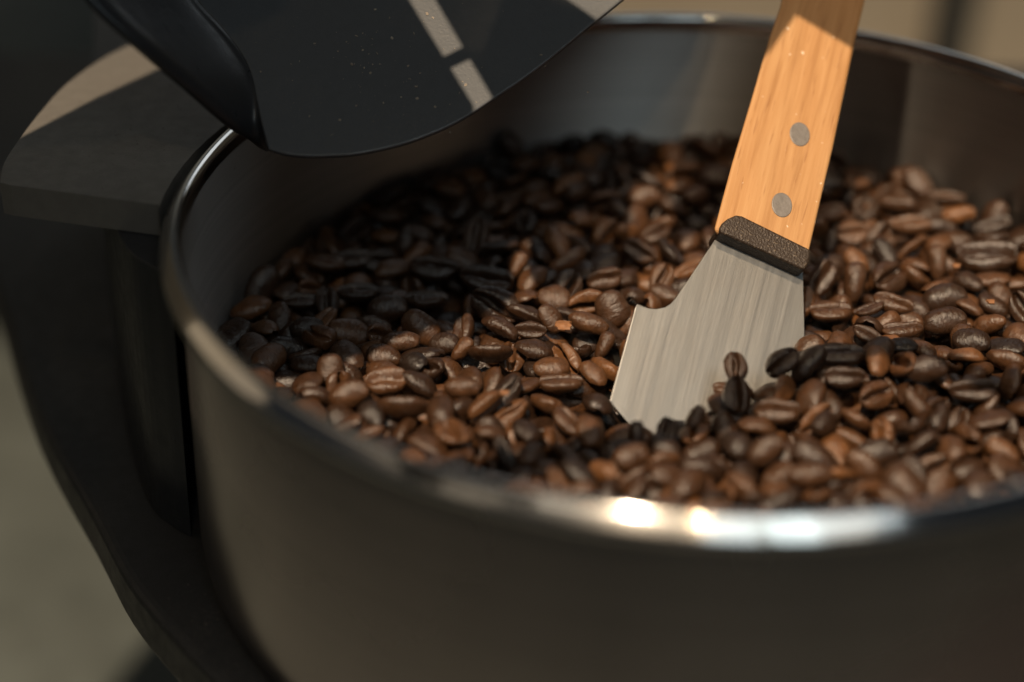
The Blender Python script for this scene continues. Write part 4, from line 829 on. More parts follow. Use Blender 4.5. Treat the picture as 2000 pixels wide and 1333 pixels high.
9,1030,27,-371,-535,726,602,-154,34,2,1063,76,-324,-532,-225,-878,422,57,7,1129,68,-241,-532,-171,-979,-106,64,2,992,96,416,-434,-794,531,64,73,
3,1036,198,-1159,-492,-684,-728,-1,46,2,976,157,-1006,-446,-364,20,-474,44,4,942,161,-881,-481,-532,-426,197,47,4,1025,148,-779,-447,632,-743,-131,32,
4,1118,170,-693,-476,191,-494,671,24,1,999,153,-467,-529,193,125,-289,68,6,1131,181,-337,-482,-523,-132,103,52,9,1085,163,-266,-493,-72,-8,-758,58,
0,995,286,-89,-399,9,-5,-996,36,2,1068,164,712,-424,443,846,31,32,5,984,183,1123,-440,-982,-188,-1,61,1,981,262,-1132,-468,-276,-380,683,28,
1,905,273,-969,-486,44,17,-811,33,7,1095,293,-920,-433,369,-268,-882,42,7,1131,257,-730,-452,87,195,818,66,2,1104,244,-657,-508,-408,907,40,29,
2,998,266,-482,-493,0,-822,-463,56,1,923,267,-401,-496,787,-511,-158,74,9,971,291,-210,-462,560,-748,354,64,9,1000,164,26,-492,555,829,-32,77,
4,990,222,868,-425,395,273,871,77,6,898,243,987,-429,254,832,452,29,8,957,257,1155,-416,614,-742,197,93,0,1109,404,-1145,-460,745,118,108,24,
2,901,339,-1009,-495,-835,549,12,45,6,1064,391,-860,-484,-876,-144,199,4,1,941,370,-807,-490,-591,-760,-156,32,4,1089,356,-670,-502,-39,960,-269,26,
0,944,387,-587,-506,-237,243,-632,89,7,1045,362,-477,-498,972,226,57,37,2,974,395,-401,-476,66,875,-391,60,8,911,396,-301,-466,-265,407,868,76,
9,1140,64,41,-491,122,990,-15,74,1,1125,157,152,-448,-81,-15,408,52,8,981,245,206,-469,777,627,-56,50,3,1051,319,750,-427,-371,-118,-905,77,
8,1135,361,870,-416,69,401,184,33,9,999,306,1012,-438,-985,-172,-10,26,5,1072,374,1110,-413,748,-604,-152,48,9,953,468,-1033,-494,-507,-861,-2,68,
2,915,474,-905,-499,-999,31,17,50,8,954,443,-786,-448,-111,285,952,54,5,1080,476,-722,-499,-523,-783,265,48,8,1130,447,-536,-490,-593,722,87,8,
5,1007,499,-376,-492,-133,391,-622,45,5,1013,497,-21,-438,-110,12,-227,90,1,1027,458,154,-484,450,-885,-115,19,8,1031,419,214,-482,44,27,447,80,
6,888,454,781,-447,1,-31,750,69,1,1079,362,977,-420,754,-557,-311,80,8,890,610,-1036,-468,351,-628,-641,73,2,1135,583,-896,-493,-469,-882,21,24,
2,915,575,-751,-483,-657,-625,-236,84,8,992,594,-676,-482,716,616,-289,9,0,1092,547,-555,-492,-51,-633,-738,52,0,973,593,-481,-484,-985,78,-32,24,
1,946,609,-390,-481,-731,-680,-51,53,7,986,601,-23,-454,-115,79,110,54,7,906,533,204,-489,494,838,-123,36,0,1089,728,-911,-463,-278,145,-913,93,
4,1072,606,-812,-477,11,-176,86,48,9,963,746,-826,-454,-928,320,80,77,2,1045,700,-372,-489,-175,-37,-795,95,8,977,672,106,-477,-446,271,-310,28,
2,1121,882,-796,-466,103,0,-918,24,7,1041,773,-668,-478,-41,376,871,43,5,1112,793,-586,-491,203,960,-29,26,4,1053,811,-495,-474,-31,-888,-458,18,
0,896,808,-172,-469,-33,-302,-329,27,4,927,736,498,-472,-200,-157,111,91,1,991,924,-724,-491,417,908,30,6,6,922,876,-561,-458,-937,291,16,45,
4,1017,925,-461,-480,-95,33,949,35,0,885,829,-347,-487,-749,482,-254,54,2,982,919,-277,-482,913,-283,-290,55,0,1129,892,-161,-468,822,-187,-95,48,
5,1024,918,-29,-471,140,922,258,41,7,1049,906,53,-470,944,86,317,49,1,897,893,170,-462,-27,819,146,93,2,897,871,277,-479,-126,36,990,34,
2,923,895,370,-433,-41,-195,-374,9,6,951,926,734,-471,-872,-489,2,65,6,1022,1020,-621,-464,125,87,-858,87,2,975,1009,-451,-489,998,56,-21,47,
0,1090,927,-352,-439,-100,-481,-735,15,2,915,1049,-285,-463,193,-367,108,36,4,891,983,-156,-438,931,350,96,77,2,998,997,-71,-461,-759,-650,9,47,
7,969,992,55,-466,259,193,924,38,7,932,1008,134,-468,-347,831,-423,39,9,972,997,262,-471,888,388,-245,72,7,892,998,346,-480,-961,276,-20,71,
5,883,978,472,-463,-112,118,-851,19,5,1018,1019,607,-471,-734,679,7,97,6,1070,1134,-358,-461,127,-139,-868,56,3,943,1099,-230,-476,-8,140,-940,39,
9,892,1174,-208,-463,-484,207,-446,49,0,1111,1126,-39,-442,-967,56,-66,34,1,1134,1135,57,-420,-28,-133,-512,61,8,997,1152,176,-449,832,-348,432,65,
3,915,1134,261,-470,-897,410,97,32,2,1023,1119,419,-444,-268,-613,680,47,3,930,-1186,-127,-467,-779,-611,-117,27,2,938,-1216,-35,-478,-451,-523,473,65,
8,1131,-1159,253,-502,-53,317,472,50,5,1092,-1088,-459,-469,-544,801,12,56,1,1113,-1096,-313,-427,68,-303,-925,64,6,975,-1052,-228,-479,-966,-17,-122,68,
9,1008,-1037,218,-502,409,814,412,25,7,921,-1030,438,-494,-234,68,-151,71,8,975,-998,-634,-440,-840,-490,-154,43,0,1076,-931,-499,-461,-392,52,-599,80,
5,926,-936,-419,-462,-221,-957,-48,89,8,984,-986,-300,-419,333,-923,-17,68,4,998,-920,198,-488,879,-151,423,75,4,1059,-898,-798,-422,600,408,-658,70,
0,1064,-876,-663,-479,-946,43,-153,11,9,1137,-852,-564,-454,-19,953,-289,59,9,1123,-837,-423,-447,396,-65,-76,19,9,1020,-819,314,-513,-945,-320,-18,50,
7,1014,-763,-853,-428,-338,32,9,14,5,967,-713,-738,-460,-985,-165,-46,27,2,1023,-713,-618,-461,7,988,-110,32,8,891,-737,-538,-466,-142,63,-897,51,
1,955,-742,-417,-475,-618,-733,224,79,1,1026,-745,-9,-481,-27,-78,632,69,0,1006,-728,620,-469,257,43,-402,84,7,955,-662,-984,-460,231,134,778,67,
1,946,-696,-837,-411,-124,-367,-922,60,8,1081,-613,-729,-435,-449,-797,199,45,0,952,-649,-624,-447,629,-490,-394,87,4,1098,-682,-522,-442,-163,-22,306,73,
2,891,-620,-404,-482,548,803,-114,45,3,890,-612,-273,-478,842,447,-89,65,3,930,-616,-184,-505,211,974,-83,77,5,918,-523,-1070,-465,413,861,-125,55,
9,1136,-558,-984,-439,759,639,-57,79,1,924,-535,-805,-467,640,625,-288,39,2,1017,-537,-738,-464,-537,-544,-447,61,9,1078,-512,-621,-422,-396,-619,597,38,
7,934,-428,-1121,-453,406,-342,712,68,1,916,-428,-939,-441,-101,39,-771,71,1,911,-467,-837,-431,-28,29,-725,61,9,1020,-447,-727,-437,-181,-454,-868,20,
4,1127,-439,-594,-438,-367,-22,611,23,5,951,-434,-490,-473,-190,21,886,48,8,987,-407,291,-478,160,-965,-104,62,4,1050,-370,-1078,-456,273,-351,124,67,
8,963,-297,-972,-458,829,546,119,15,1,1053,-334,-816,-450,338,912,-190,66,3,1015,-311,-727,-443,-6,151,-919,46,7,925,-331,-628,-470,-768,-613,92,88,
8,981,-323,-399,-501,30,-957,-99,7,7,1000,-288,-197,-587,852,225,-421,61,3,918,-184,-142,-607,83,-949,128,54,8,904,-305,940,-425,-592,-785,168,30,
6,961,-208,-1179,-461,-826,273,280,47,2,881,-214,-1053,-447,-794,496,-317,46,3,991,-228,-961,-416,195,291,-806,23,2,1078,-229,-817,-426,-144,-20,-91,23,
7,1018,-236,-747,-418,-396,-226,96,28,5,912,-230,-693,-442,256,-216,735,47,9,1123,-110,-196,-632,-23,-627,-728,4,8,1099,-102,-17,-529,-991,113,-45,45,
3,979,-78,-1196,-460,173,-487,638,51,3,1118,-118,-1055,-420,210,-177,675,72,4,935,-95,-961,-437,845,-530,-47,25,4,963,-131,-817,-433,935,280,169,46,
2,890,-133,-410,-524,159,-911,367,38,4,1024,-119,-352,-519,920,-215,-328,29,5,985,-70,-309,-502,112,-194,963,91,9,997,47,-127,-581,621,766,149,58,
3,948,-106,896,-438,-694,-625,-63,26,9,888,1,-1192,-448,314,-949,21,44,3,1053,6,-1051,-451,-399,-912,14,67,3,1043,-19,-959,-457,-869,471,139,48,
4,883,3,-846,-433,-119,-905,-377,70,3,914,2,-719,-442,-95,42,-118,20,3,1041,-12,-699,-425,725,-677,66,37,6,974,5,-434,-521,859,68,-30,62,
9,949,-22,-437,-469,14,-986,136,9,7,914,-12,-361,-483,23,198,-902,44,8,1030,94,-1172,-449,692,697,57,40,9,927,115,-1079,-438,-777,-618,79,69,
0,900,116,-952,-420,98,-119,235,87,1,1096,91,-852,-420,-730,682,-35,42,7,922,93,-732,-449,969,-39,236,85,1,982,55,-627,-463,78,859,-502,66,
2,1098,114,-533,-483,-133,-103,-866,22,4,1072,204,-1068,-461,799,110,479,85,5,1033,202,-956,-435,-36,-136,983,54,0,907,210,-812,-441,-28,213,-834,78,
8,1071,232,759,-414,-842,529,93,67,9,1000,190,953,-396,677,-709,174,34,8,954,297,-1051,-452,-171,-63,131,65,1,882,387,-944,-390,-338,337,230,64,
2,1024,346,-820,-442,-237,-971,29,74,7,967,330,-725,-458,946,-135,-248,41,4,916,322,-428,-474,476,-729,-272,83,1,934,306,8,-475,365,922,-86,37,
9,1033,92,196,-455,842,539,-1,66,7,1122,173,325,-422,623,390,509,3,4,912,335,784,-401,-418,344,-394,22,7,1049,304,917,-377,136,-791,-352,48,
7,1074,291,1038,-384,-742,658,67,50,3,1138,398,-1069,-450,138,981,-115,33,8,898,420,-939,-455,897,-400,-116,47,7,1097,455,-873,-410,-318,-445,837,17,
3,1121,416,-730,-450,-76,-192,-601,45,2,1134,421,-628,-476,-79,-987,61,56,6,911,410,-538,-471,562,720,394,51,8,972,432,-446,-464,844,479,-68,37,
1,1014,280,405,-442,25,204,648,70,8,1075,417,824,-411,-240,184,568,18,4,1074,559,-1016,-478,183,-983,-23,15,5,1052,542,-842,-440,339,-5,418,60,
8,1091,525,-736,-438,-76,-10,928,27,3,995,526,-641,-470,-896,-420,131,48,0,974,561,-408,-461,-454,849,183,44,1,933,524,-83,-383,-242,181,838,48,
3,1105,552,30,-439,191,973,-130,28,2,1080,669,-990,-422,245,-822,-472,89,1,1047,634,-873,-450,-166,-970,-138,53,7,1084,655,-757,-472,142,-364,751,50,
2,1015,648,-624,-475,-865,478,75,36,7,894,625,277,-455,74,956,197,47,9,1102,575,378,-492,-182,-983,14,37,3,971,808,-878,-464,-245,-352,-836,55,
6,935,705,-748,-433,-567,-439,663,70,8,881,721,-620,-471,657,-689,30,42,6,1008,732,-536,-454,-117,-153,496,75,2,1035,737,129,-446,-460,-774,345,15,
4,1091,663,323,-459,-936,-8,-280,40,5,1134,815,-754,-448,-511,758,383,91,5,1067,882,-637,-435,1,313,-439,38,2,990,804,-547,-429,-317,-291,152,54,
7,966,848,-425,-464,-531,-840,-85,74,8,1122,852,-319,-430,-117,-222,-727,51,4,927,877,-236,-435,-764,-390,353,38,1,917,885,-83,-431,-390,-229,554,59,
7,1019,856,0,-442,-72,145,764,61,4,930,849,145,-447,-55,144,753,30,1,895,852,635,-454,632,-612,-210,51,6,1098,977,-661,-461,-669,-719,-168,59,
5,1116,1011,-533,-448,169,977,-68,39,0,981,984,-409,-446,148,980,-8,38,0,958,1014,-332,-456,-755,633,-172,77,1,1002,968,-220,-428,413,-54,50,87,
9,1018,948,-97,-444,-104,944,148,64,0,893,1005,-19,-433,657,-617,251,58,1,928,932,123,-437,-109,-875,-471,30,0,1043,967,176,-438,118,115,195,65,
4,1086,960,400,-420,402,-26,761,27,1,1042,1025,452,-438,824,534,-25,48,6,930,976,567,-465,492,812,266,73,1,1106,1071,-516,-462,-154,25,566,38,
5,1101,1094,-467,-421,-556,814,135,20,5,921,1079,-323,-461,50,-548,-722,59,7,917,1052,-213,-448,-198,-969,-146,76,0,932,1122,-154,-437,-867,-475,-87,31,
4,1112,1065,18,-421,-199,-327,-311,66,0,990,1060,101,-423,181,-354,-725,37,4,1061,1083,197,-423,963,-253,-83,38,7,999,1059,275,-450,-566,-598,565,40,
4,1064,1083,391,-412,-385,-568,547,55,6,1114,1182,-151,-440,809,-195,-554,44,1,1132,1215,55,-439,-623,338,-593,12,3,955,1183,131,-451,552,-741,326,58,
3,907,1187,215,-454,-388,-503,514,54,7,1030,-1189,-240,-430,-441,-518,579,45,9,1001,-1147,-171,-441,988,-122,-28,46,5,959,-1137,-40,-466,-942,242,-213,46,
1,996,-1047,-551,-462,-24,920,-151,74,7,974,-1013,-438,-454,-875,-421,198,53,4,1090,-1022,-369,-425,52,918,388,7,9,1029,-1093,-243,-424,-46,-259,-64,55,
2,1133,-962,-687,-410,-926,49,-212,30,9,1044,-924,-626,-419,696,325,540,42,2,925,-891,-459,-445,-924,12,18,64,7,944,-904,-393,-419,792,561,71,77,
6,904,-913,-40,-460,-141,-126,246,75,7,1033,-901,61,-473,-512,839,-75,31,4,914,-878,246,-503,733,-49,347,24,6,1107,-843,-824,-450,-198,838,-201,88,
5,952,-825,-727,-436,493,-653,-229,55,0,1014,-828,-652,-429,-544,-567,602,90,5,927,-812,-482,-459,-500,813,269,31,8,1034,-752,-905,-420,-604,-168,129,55,
3,1060,-761,-775,-426,-900,-413,-134,28,7,967,-700,-689,-436,70,923,-352,36,3,1126,-718,-578,-398,-75,-447,881,29,2,985,-634,-978,-422,-404,201,-781,49,
8,892,-583,-939,-408,-119,988,-26,80,8,975,-580,-802,-424,-439,-312,240,9,3,1016,-554,-711,-411,634,504,98,42,6,985,-566,-563,-443,-521,760,-291,62,
8,952,-544,-64,-490,-420,832,362,35,0,899,-469,-1031,-428,317,152,434,52,6,922,-499,-953,-413,530,-83,-466,28,9,1093,-497,-805,-411,-797,594,-110,57,
1,890,-494,-692,-412,-579,-160,192,47,6,975,-358,-1143,-423,-78,-47,-175,14,3,957,-359,-1002,-440,-594,-765,-171,69,8,919,-405,-894,-433,752,-640,11,85,
1,929,-389,-766,-426,-729,-449,446,46,0,1061,-402,-674,-438,-371,-855,-207,63,1,896,-270,-1168,-425,32,888,306,73,5,963,-276,-1009,-429,-897,-85,-2,82,
6,986,-273,-887,-415,615,732,291,73,3,1133,-310,-806,-407,247,929,-256,35,9,896,-289,-734,-403,-444,-169,164,63,9,1022,-111,-125,-601,207,-225,666,6,
7,1139,-136,-1203,-419,521,-413,428,24,3,976,-157,-905,-422,-309,14,-760,12,9,1031,-134,-886,-417,42,-951,144,69,0,1084,-148,-760,-408,-425,900,-37,36,
1,898,-123,-179,-609,-13,770,-590,38,9,917,-23,22,-507,585,810,12,33,6,1096,-106,136,-472,-512,-858,16,34,6,926,-30,-1122,-434,820,-508,-150,95,
2,1069,-34,-1045,-408,-503,820,-238,48,7,1006,-68,-877,-417,-297,-881,224,37,2,967,-58,-773,-408,868,-476,-101,87,3,909,-42,-473,-467,-418,275,148,45,
9,1085,-127,-428,-475,-470,-876,-34,67,5,1098,-2,182,-424,-736,269,54,70,8,893,-38,237,-449,80,114,596,84,6,1029,63,-1116,-433,751,381,471,62,
1,1036,56,-1022,-418,224,973,37,66,4,934,35,-911,-434,-892,263,-148,46,2,963,30,-778,-424,-980,-161,-25,65,1,1057,100,311,-436,-73,58,-692,25,
9,883,162,-1140,-453,-587,-774,200,79,1,1014,203,-998,-401,-87,-218,815,54,5,918,178,-875,-416,-107,-137,907,69,9,1060,167,-797,-398,-948,-38,109,31,
7,961,303,-1140,-433,-527,-714,333,25,4,931,290,-995,-449,13,990,-127,47,3,975,239,-885,-445,982,-11,181,84,3,945,258,-805,-431,-556,-768,-141,27,
3,1093,226,42,-458,224,161,640,28,9,885,247,885,-398,-297,-859,364,18,6,1059,263,962,-390,-501,-814,-150,35,9,954,309,1151,-390,-683,-75,702,23,
0,910,355,-1112,-410,-165,658,427,64,2,1076,387,-1001,-419,-106,362,-926,56,6,1033,378,-896,-414,883,58,-278,52,9,976,393,-767,-414,7,973,-164,50,
1,1066,386,-705,-415,460,692,-87,79,3,923,215,99,-479,960,277,-5,73,9,883,192,227,-434,-8,989,-150,37,7,930,223,287,-440,-883,-312,-211,72,
5,969,239,323,-439,-191,-318,927,60,0,932,401,1123,-376,-208,-917,284,76,0,908,493,-1077,-432,-727,565,-385,64,8,937,492,-920,-450,30,-978,188,42,
4,929,494,-783,-405,-263,-933,237,90,6,1037,464,-700,-432,962,-245,83,27,0,954,463,-605,-449,679,-673,-122,59,1,952,414,104,-447,205,199,-957,50,
5,948,598,-1063,-402,-150,685,-678,38,8,1048,590,-944,-442,113,-100,922,85,4,936,627,-812,-413,185,624,749,7,8,985,590,-678,-438,599,-737,184,52,
2,893,574,-51,-398,701,-525,-12,66,4,1101,746,-931,-421,-107,-840,-355,79,3,975,680,-803,-429,526,-265,-720,26,4,1042,676,-683,-430,-810,-181,-254,18,
3,1086,836,-826,-442,-862,343,37,67,1,896,791,-666,-443,787,-489,116,50,5,887,806,-622,-410,404,-467,70,53,7,1133,795,-475,-414,-89,167,660,65,
3,1039,806,-286,-422,607,-740,85,24,4,966,956,-724,-427,173,185,-908,77,7,1007,945,-544,-440,-528,655,-255,36,2,1017,930,-455,-420,-68,-222,-257,66,
5,1108,961,-328,-416,900,-146,141,61,6,901,998,-275,-452,-88,837,-464,76,3,929,928,-157,-405,-124,-64,-727,62,8,992,932,-8,-416,835,-505,-111,44,
3,895,898,74,-428,-18,971,15,92,0,1086,991,245,-394,116,680,722,68,6,921,916,250,-450,-450,-883,1,60,3,968,1006,-642,-419,300,-892,-97,60,
7,996,1012,-476,-410,-413,-306,-396,6,8,1060,1089,-316,-395,248,-101,-962,30,8,1073,1079,-220,-411,656,-745,-113,78,2,1012,1034,-147,-409,203,-906,-154,34,
2,1039,1074,-69,-416,320,926,89,59,1,889,1022,65,-422,-615,656,-343,72,3,957,1014,165,-421,859,-497,-110,57,2,1071,985,307,-418,-242,34,-370,72,
2,1016,1026,349,-428,-535,-687,482,39,7,1041,1083,488,-401,-183,340,134,52,1,927,1049,549,-427,-311,832,-317,46,4,1011,1125,-352,-421,-705,-281,118,71,
4,1069,1146,-270,-458,-264,-466,-844,36,1,1087,1161,-219,-398,368,-127,-540,80,0,965,1193,-60,-430,-819,-290,416,55,9,968,1140,112,-402,442,886,-38,52,
4,1112,1133,238,-406,-131,-854,446,54,1,943,1143,290,-410,375,-19,-163,43,2,951,1146,339,-446,-845,343,409,53,5,1063,-1186,-97,-427,636,750,-48,12,
9,974,-1182,15,-448,921,-344,148,36,4,984,-1086,-512,-418,221,-137,-477,42,9,1099,-1132,-413,-402,683,-439,-485,48,2,996,-1127,-307,-405,141,937,-265,58,
4,1029,-1037,-594,-393,-483,-185,-374,58,4,1101,-977,-540,-409,-507,-681,97,89,5,1061,-1002,-468,-422,507,-826,-244,85,4,1039,-882,-731,-420,-231,266,340,61,
7,1108,-887,-641,-404,-359,-378,502,38,2,934,-874,-522,-425,64,872,-483,44,1,915,-826,-463,-413,630,762,116,77,6,1005,-811,-882,-441,-242,605,257,56,
3,1108,-700,-672,-397,920,-69,165,21,9,957,-756,-630,-415,876,-112,451,83,6,1079,-757,-517,-433,-409,854,-305,37,2,928,-713,-958,-425,969,-210,115,77,
0,903,-655,-794,-408,-742,334,-576,23,5,924,-691,-728,-402,-162,-870,-388,40,2,1006,-626,-607,-399,844,513,-109,48,6,1032,-535,-1068,-384,-373,73,-148,37,
3,1017,-625,-889,-410,955,195,154,61,6,883,-634,-808,-421,-606,-34,789,57,5,954,-572,-644,-420,-963,-173,-207,55,5,1125,-424,-1075,-415,-257,868,-421,82,
9,1016,-427,-983,-396,17,143,-666,36,4,1075,-453,-885,-393,971,164,104,10,1,1071,-428,-789,-388,-289,568,-432,10,6,1126,-323,-1093,-406,510,-837,-132,46,
3,1138,-343,-999,-396,901,422,89,47,4,960,-348,-893,-408,-792,510,-294,85,5,929,-365,-729,-403,457,-866,50,66,2,926,-191,-1140,-420,720,-684,15,70,
3,1048,-242,-1095,-398,120,-195,-712,83,1,1133,-180,-992,-387,209,161,-890,32,3,1027,-213,-832,-395,784,-615,77,26,1,1131,-32,-105,-591,-705,-693,-149,2,
3,1075,-65,147,-442,-553,-690,417,28,9,1109,-87,-1142,-408,219,953,-5,69,1,1134,-135,-1065,-396,-192,932,288,88,5,1022,-95,-956,-397,-532,-838,-12,58,
5,948,-124,-816,-385,-258,918,297,27,0,880,13,113,-470,-999,-31,-3,75,2,1023,46,-1202,-393,134,-575,714,54,8,896,3,-1126,-397,-142,227,-502,70,
8,1088,-13,-939,-400,120,144,-722,50,3,910,24,-854,-386,94,247,663,61,7,963,-158,-133,-552,-567,-365,553,73,2,1076,10,230,-437,960,-182,-209,16,
3,1119,30,278,-419,-518,-641,555,77,7,995,122,-1160,-398,118,93,939,16,8,1006,169,-1110,-405,-446,237,-564,36,6,1086,76,-965,-378,-165,-133,931,29,
0,959,143,-915,-384,947,189,-143,23,3,1050,224,-1181,-431,-764,-211,1,10,2,1033,223,-1120,-431,-553,-451,262,17,1,1120,156,-1003,-395,-557,802,-51,35,
7,881,250,-922,-404,-893,-444,-4,80,1,1085,246,-861,-374,-95,242,904,11,0,896,285,56,-428,-35,886,66,13,9,914,313,-1052,-423,73,995,-65,59,
6,1053,430,-1037,-409,59,-986,-150,31,5,1046,317,-831,-405,-500,848,44,21,5,1117,363,1056,-365,900,-379,-195,60,8,916,429,-1113,-404,-924,-347,-15,72,
1,898,467,-1007,-434,274,-11,-935,38,4,990,458,-949,-402,-780,610,-71,87,0,950,248,199,-429,151,-953,-163,43,2,1035,548,-1006,-430,-715,675,-90,58,
6,932,564,-886,-419,994,14,93,26,4,1103,563,-758,-386,650,695,276,34,9,923,525,-649,-428,-736,676,-32,51,6,1112,501,194,-446,317,948,-36,65,
3,1139,629,-947,-420,-954,16,230,52,1,902,700,-880,-414,-40,182,181,39,4,966,626,-753,-419,101,445,863,26,8,922,642,-642,-411,302,816,220,72,
2,916,790,-844,-417,-845,484,82,27,0,1083,843,-784,-389,766,641,30,73,6,966,762,-626,-409,-51,868,430,60,6,966,749,-558,-423,-747,650,-60,74,
5,954,786,-440,-399,880,442,-90,55,8,1120,901,-776,-411,531,730,100,60,8,1092,903,-694,-415,482,383,29,57,2,927,879,-506,-437,-312,-770,480,26,
2,983,864,-421,-421,775,-622,-49,28,2,980,943,-249,-415,-864,-331,-56,56,1,951,833,-213,-401,-842,-143,-441,86,4,1069,853,-169,-408,362,899,54,32,
3,902,866,22,-399,-237,247,-666,71,8,1083,927,-614,-401,217,478,729,60,5,915,1063,-599,-402,-505,462,-717,35,1,945,1040,-402,-413,-750,-595,241,29]
NAMING = [
0,0,15,-1,0,0,4,99,0,0,7,1,1,1,1,5,0,0,16,99,1,1,1,99,0,0,8,0,1,1,1,4,1,1,15,4,1,0,17,0,1,1,8,99,1,1,5,2,
1,1,1,0,2,0,5,1,1,1,2,0,1,0,13,-1,2,1,2,1,1,0,15,3,1,1,15,1,0,2,16,-1,0,0,16,1,1,1,5,5,0,0,12,1,0,1,4,0,
0,1,16,3,0,1,16,2,1,2,9,99,1,1,2,1,0,1,3,1,0,1,15,2,1,1,4,1,2,1,9,1,0,1,1,99,2,1,3,0,1,1,14,0,1,0,11,0,
2,1,3,99,2,1,5,-1,1,1,5,6,0,1,5,3,0,0,12,99,0,1,2,1,0,0,16,0,1,1,8,0,1,0,15,1,1,0,15,0,1,1,5,7,2,0,5,99,
1,1,17,1,2,0,14,99,1,0,4,-1,0,2,4,-1,1,1,4,0,1,1,8,1,1,1,17,0,1,1,8,4,1,1,16,99,0,1,0,-1,1,1,15,3,0,2,17,2,
0,0,4,1,1,1,9,0,1,1,2,3,1,0,17,99,0,1,13,99,1,0,7,-1,1,2,2,-1,0,0,7,0,2,2,9,0,2,2,7,-1,2,0,9,-1,0,1,5,1,
1,0,14,2,0,0,14,0,1,1,17,2,1,1,10,1,2,0,3,99,1,1,5,4,2,0,15,0,0,1,1,6,1,1,10,2,0,0,4,0,1,0,15,4,1,1,6,1,
2,1,16,1,1,0,3,99,1,1,8,2,1,1,11,99,1,0,9,-1,0,2,17,0,0,0,14,99,1,2,8,-1,2,0,16,-1,0,1,1,1,1,1,5,0,0,1,13,0,
1,1,2,99,2,1,9,99,1,1,13,99,1,1,2,2,0,0,9,-1,0,0,0,-1,0,0,12,0,1,1,16,0,0,0,7,99,1,1,5,1,2,1,2,99,1,1,11,1,
2,1,8,99,1,1,13,1,1,0,16,99,0,1,9,2,1,1,6,0,1,0,6,0,2,1,0,99,2,1,7,1,0,1,9,99,0,1,1,0,2,1,10,0,0,0,6,0,
2,0,1,1,0,0,3,99,1,1,8,3,0,1,3,0,2,0,8,99,2,1,12,-1,1,1,1,1,2,1,4,99,2,1,7,2,1,1,3,0,1,1,1,2,2,1,14,-1,
0,2,15,-1,2,2,10,99,0,1,3,3,2,0,14,0,0,2,8,-1,1,1,14,99,0,1,1,2,1,1,3,1,2,1,16,2,0,1,4,2,1,0,11,99,0,2,17,1,
0,1,15,99,1,1,5,3,2,0,17,99,1,2,4,1,2,0,11,0,1,1,15,6,1,1,1,6,0,1,4,99,2,0,8,1,1,0,6,1,1,2,10,-1,2,2,15,0,
2,0,13,-1,2,0,7,-1,2,0,0,-1,2,1,1,-1,1,1,8,5,1,0,2,-1,1,2,4,0,1,2,0,0,1,1,6,99,0,0,3,0,2,1,15,99,1,1,11,2,
0,1,5,99,1,1,3,99,0,1,2,2,1,1,7,-1,2,1,3,1,2,1,10,99,1,1,4,99,0,1,4,1,1,0,8,99,0,2,17,99,1,2,5,99,1,1,1,3,
1,0,15,99,0,1,3,99,2,2,17,99,2,1,6,1,1,0,6,99,2,1,0,0,2,2,1,0,0,0,7,2,2,1,8,0,1,2,3,99,2,2,1,99,2,2,10,0,
2,0,1,0,0,1,3,2,1,1,12,-1,1,2,9,0,1,2,4,99,1,0,15,2,1,1,0,-1,1,0,3,0,0,1,16,99,1,1,13,0,0,1,16,0,2,1,2,0,
0,0,6,99,2,0,15,99,2,1,7,0,1,0,14,99,0,1,14,99,0,1,2,3,0,2,11,99,0,2,7,-1,0,1,5,2,1,1,9,99,0,0,17,-1,0,2,6,0,
2,2,15,99,0,2,10,99,2,1,6,0,1,1,15,99,0,1,1,5,0,2,6,1,1,1,15,5,2,2,17,0,2,2,1,1,0,2,6,99,2,0,1,99,2,1,10,1,
2,1,11,-1,0,1,7,99,0,1,15,1,0,1,16,1,0,1,2,99,2,2,9,99,2,0,17,0,0,1,9,0,0,1,2,0,0,1,14,2,2,1,4,2,0,0,5,-1,
0,1,9,1,2,1,13,-1,2,2,6,1,2,2,14,-1,1,2,6,-1,2,0,8,0,2,1,9,0,0,1,14,1,1,0,14,0,1,1,11,0,1,0,16,0,2,1,15,0,
2,1,16,99,2,0,2,-1,0,2,10,0,2,0,4,-1,1,1,15,2,2,0,5,0,1,1,5,99,0,2,6,2,1,1,10,99,0,1,7,0,0,0,8,99,1,0,8,0,
0,1,8,0,0,1,1,3,1,1,10,0,0,1,15,0,2,0,11,1,2,2,6,99,2,1,7,99,2,0,3,0,1,2,0,99,2,2,6,2,1,0,14,1,2,1,4,1,
0,1,17,99,1,2,4,2,0,0,4,3,0,1,5,0,2,2,11,-1,1,2,3,0,1,1,3,2,2,0,11,99,0,0,4,2,1,2,5,0,2,1,4,0,0,1,1,4,
2,1,6,99,0,1,14,0,1,1,15,0,0,1,17,0,1,1,17,99,2,2,6,0,0,0,6,1,0,2,11,0,0,1,4,3,0,1,8,99,2,1,16,0,2,2,8,-1]

D = np.array(BEANS, dtype=float).reshape(-1, 9)
kind = D[:, 0].astype(int); scl = D[:, 1] / 1000; pos = D[:, 2:5] / 10; tint = D[:, 8] / 100
qv = D[:, 5:8] / 1000
quat = np.concatenate([np.sqrt(np.maximum(0, 1 - (qv ** 2).sum(1)))[:, None], qv], 1)
TONE = ['dark brown', 'brown', 'light brown']
POSE = ['crease up', 'back up', 'on its side']
PLACE = ['by the left front rim', 'by the front rim centre', 'by the front rim at right', 'by the left pot wall',
         'in shade under the chute', 'at lower left by the rim', 'in shade by the back wall', 'on the shade edge',
         'just left of the blade', 'at front left of the blade', 'behind the handle', 'close behind the blade', 'heaped against the blade',
         'in front of the blade', 'by the back wall at right', 'right of the blade', 'in the shadow band', 'at the front right']
ORD = 'leftmost second third fourth fifth sixth seventh eighth ninth tenth eleventh twelfth'.split()
LABELS = []
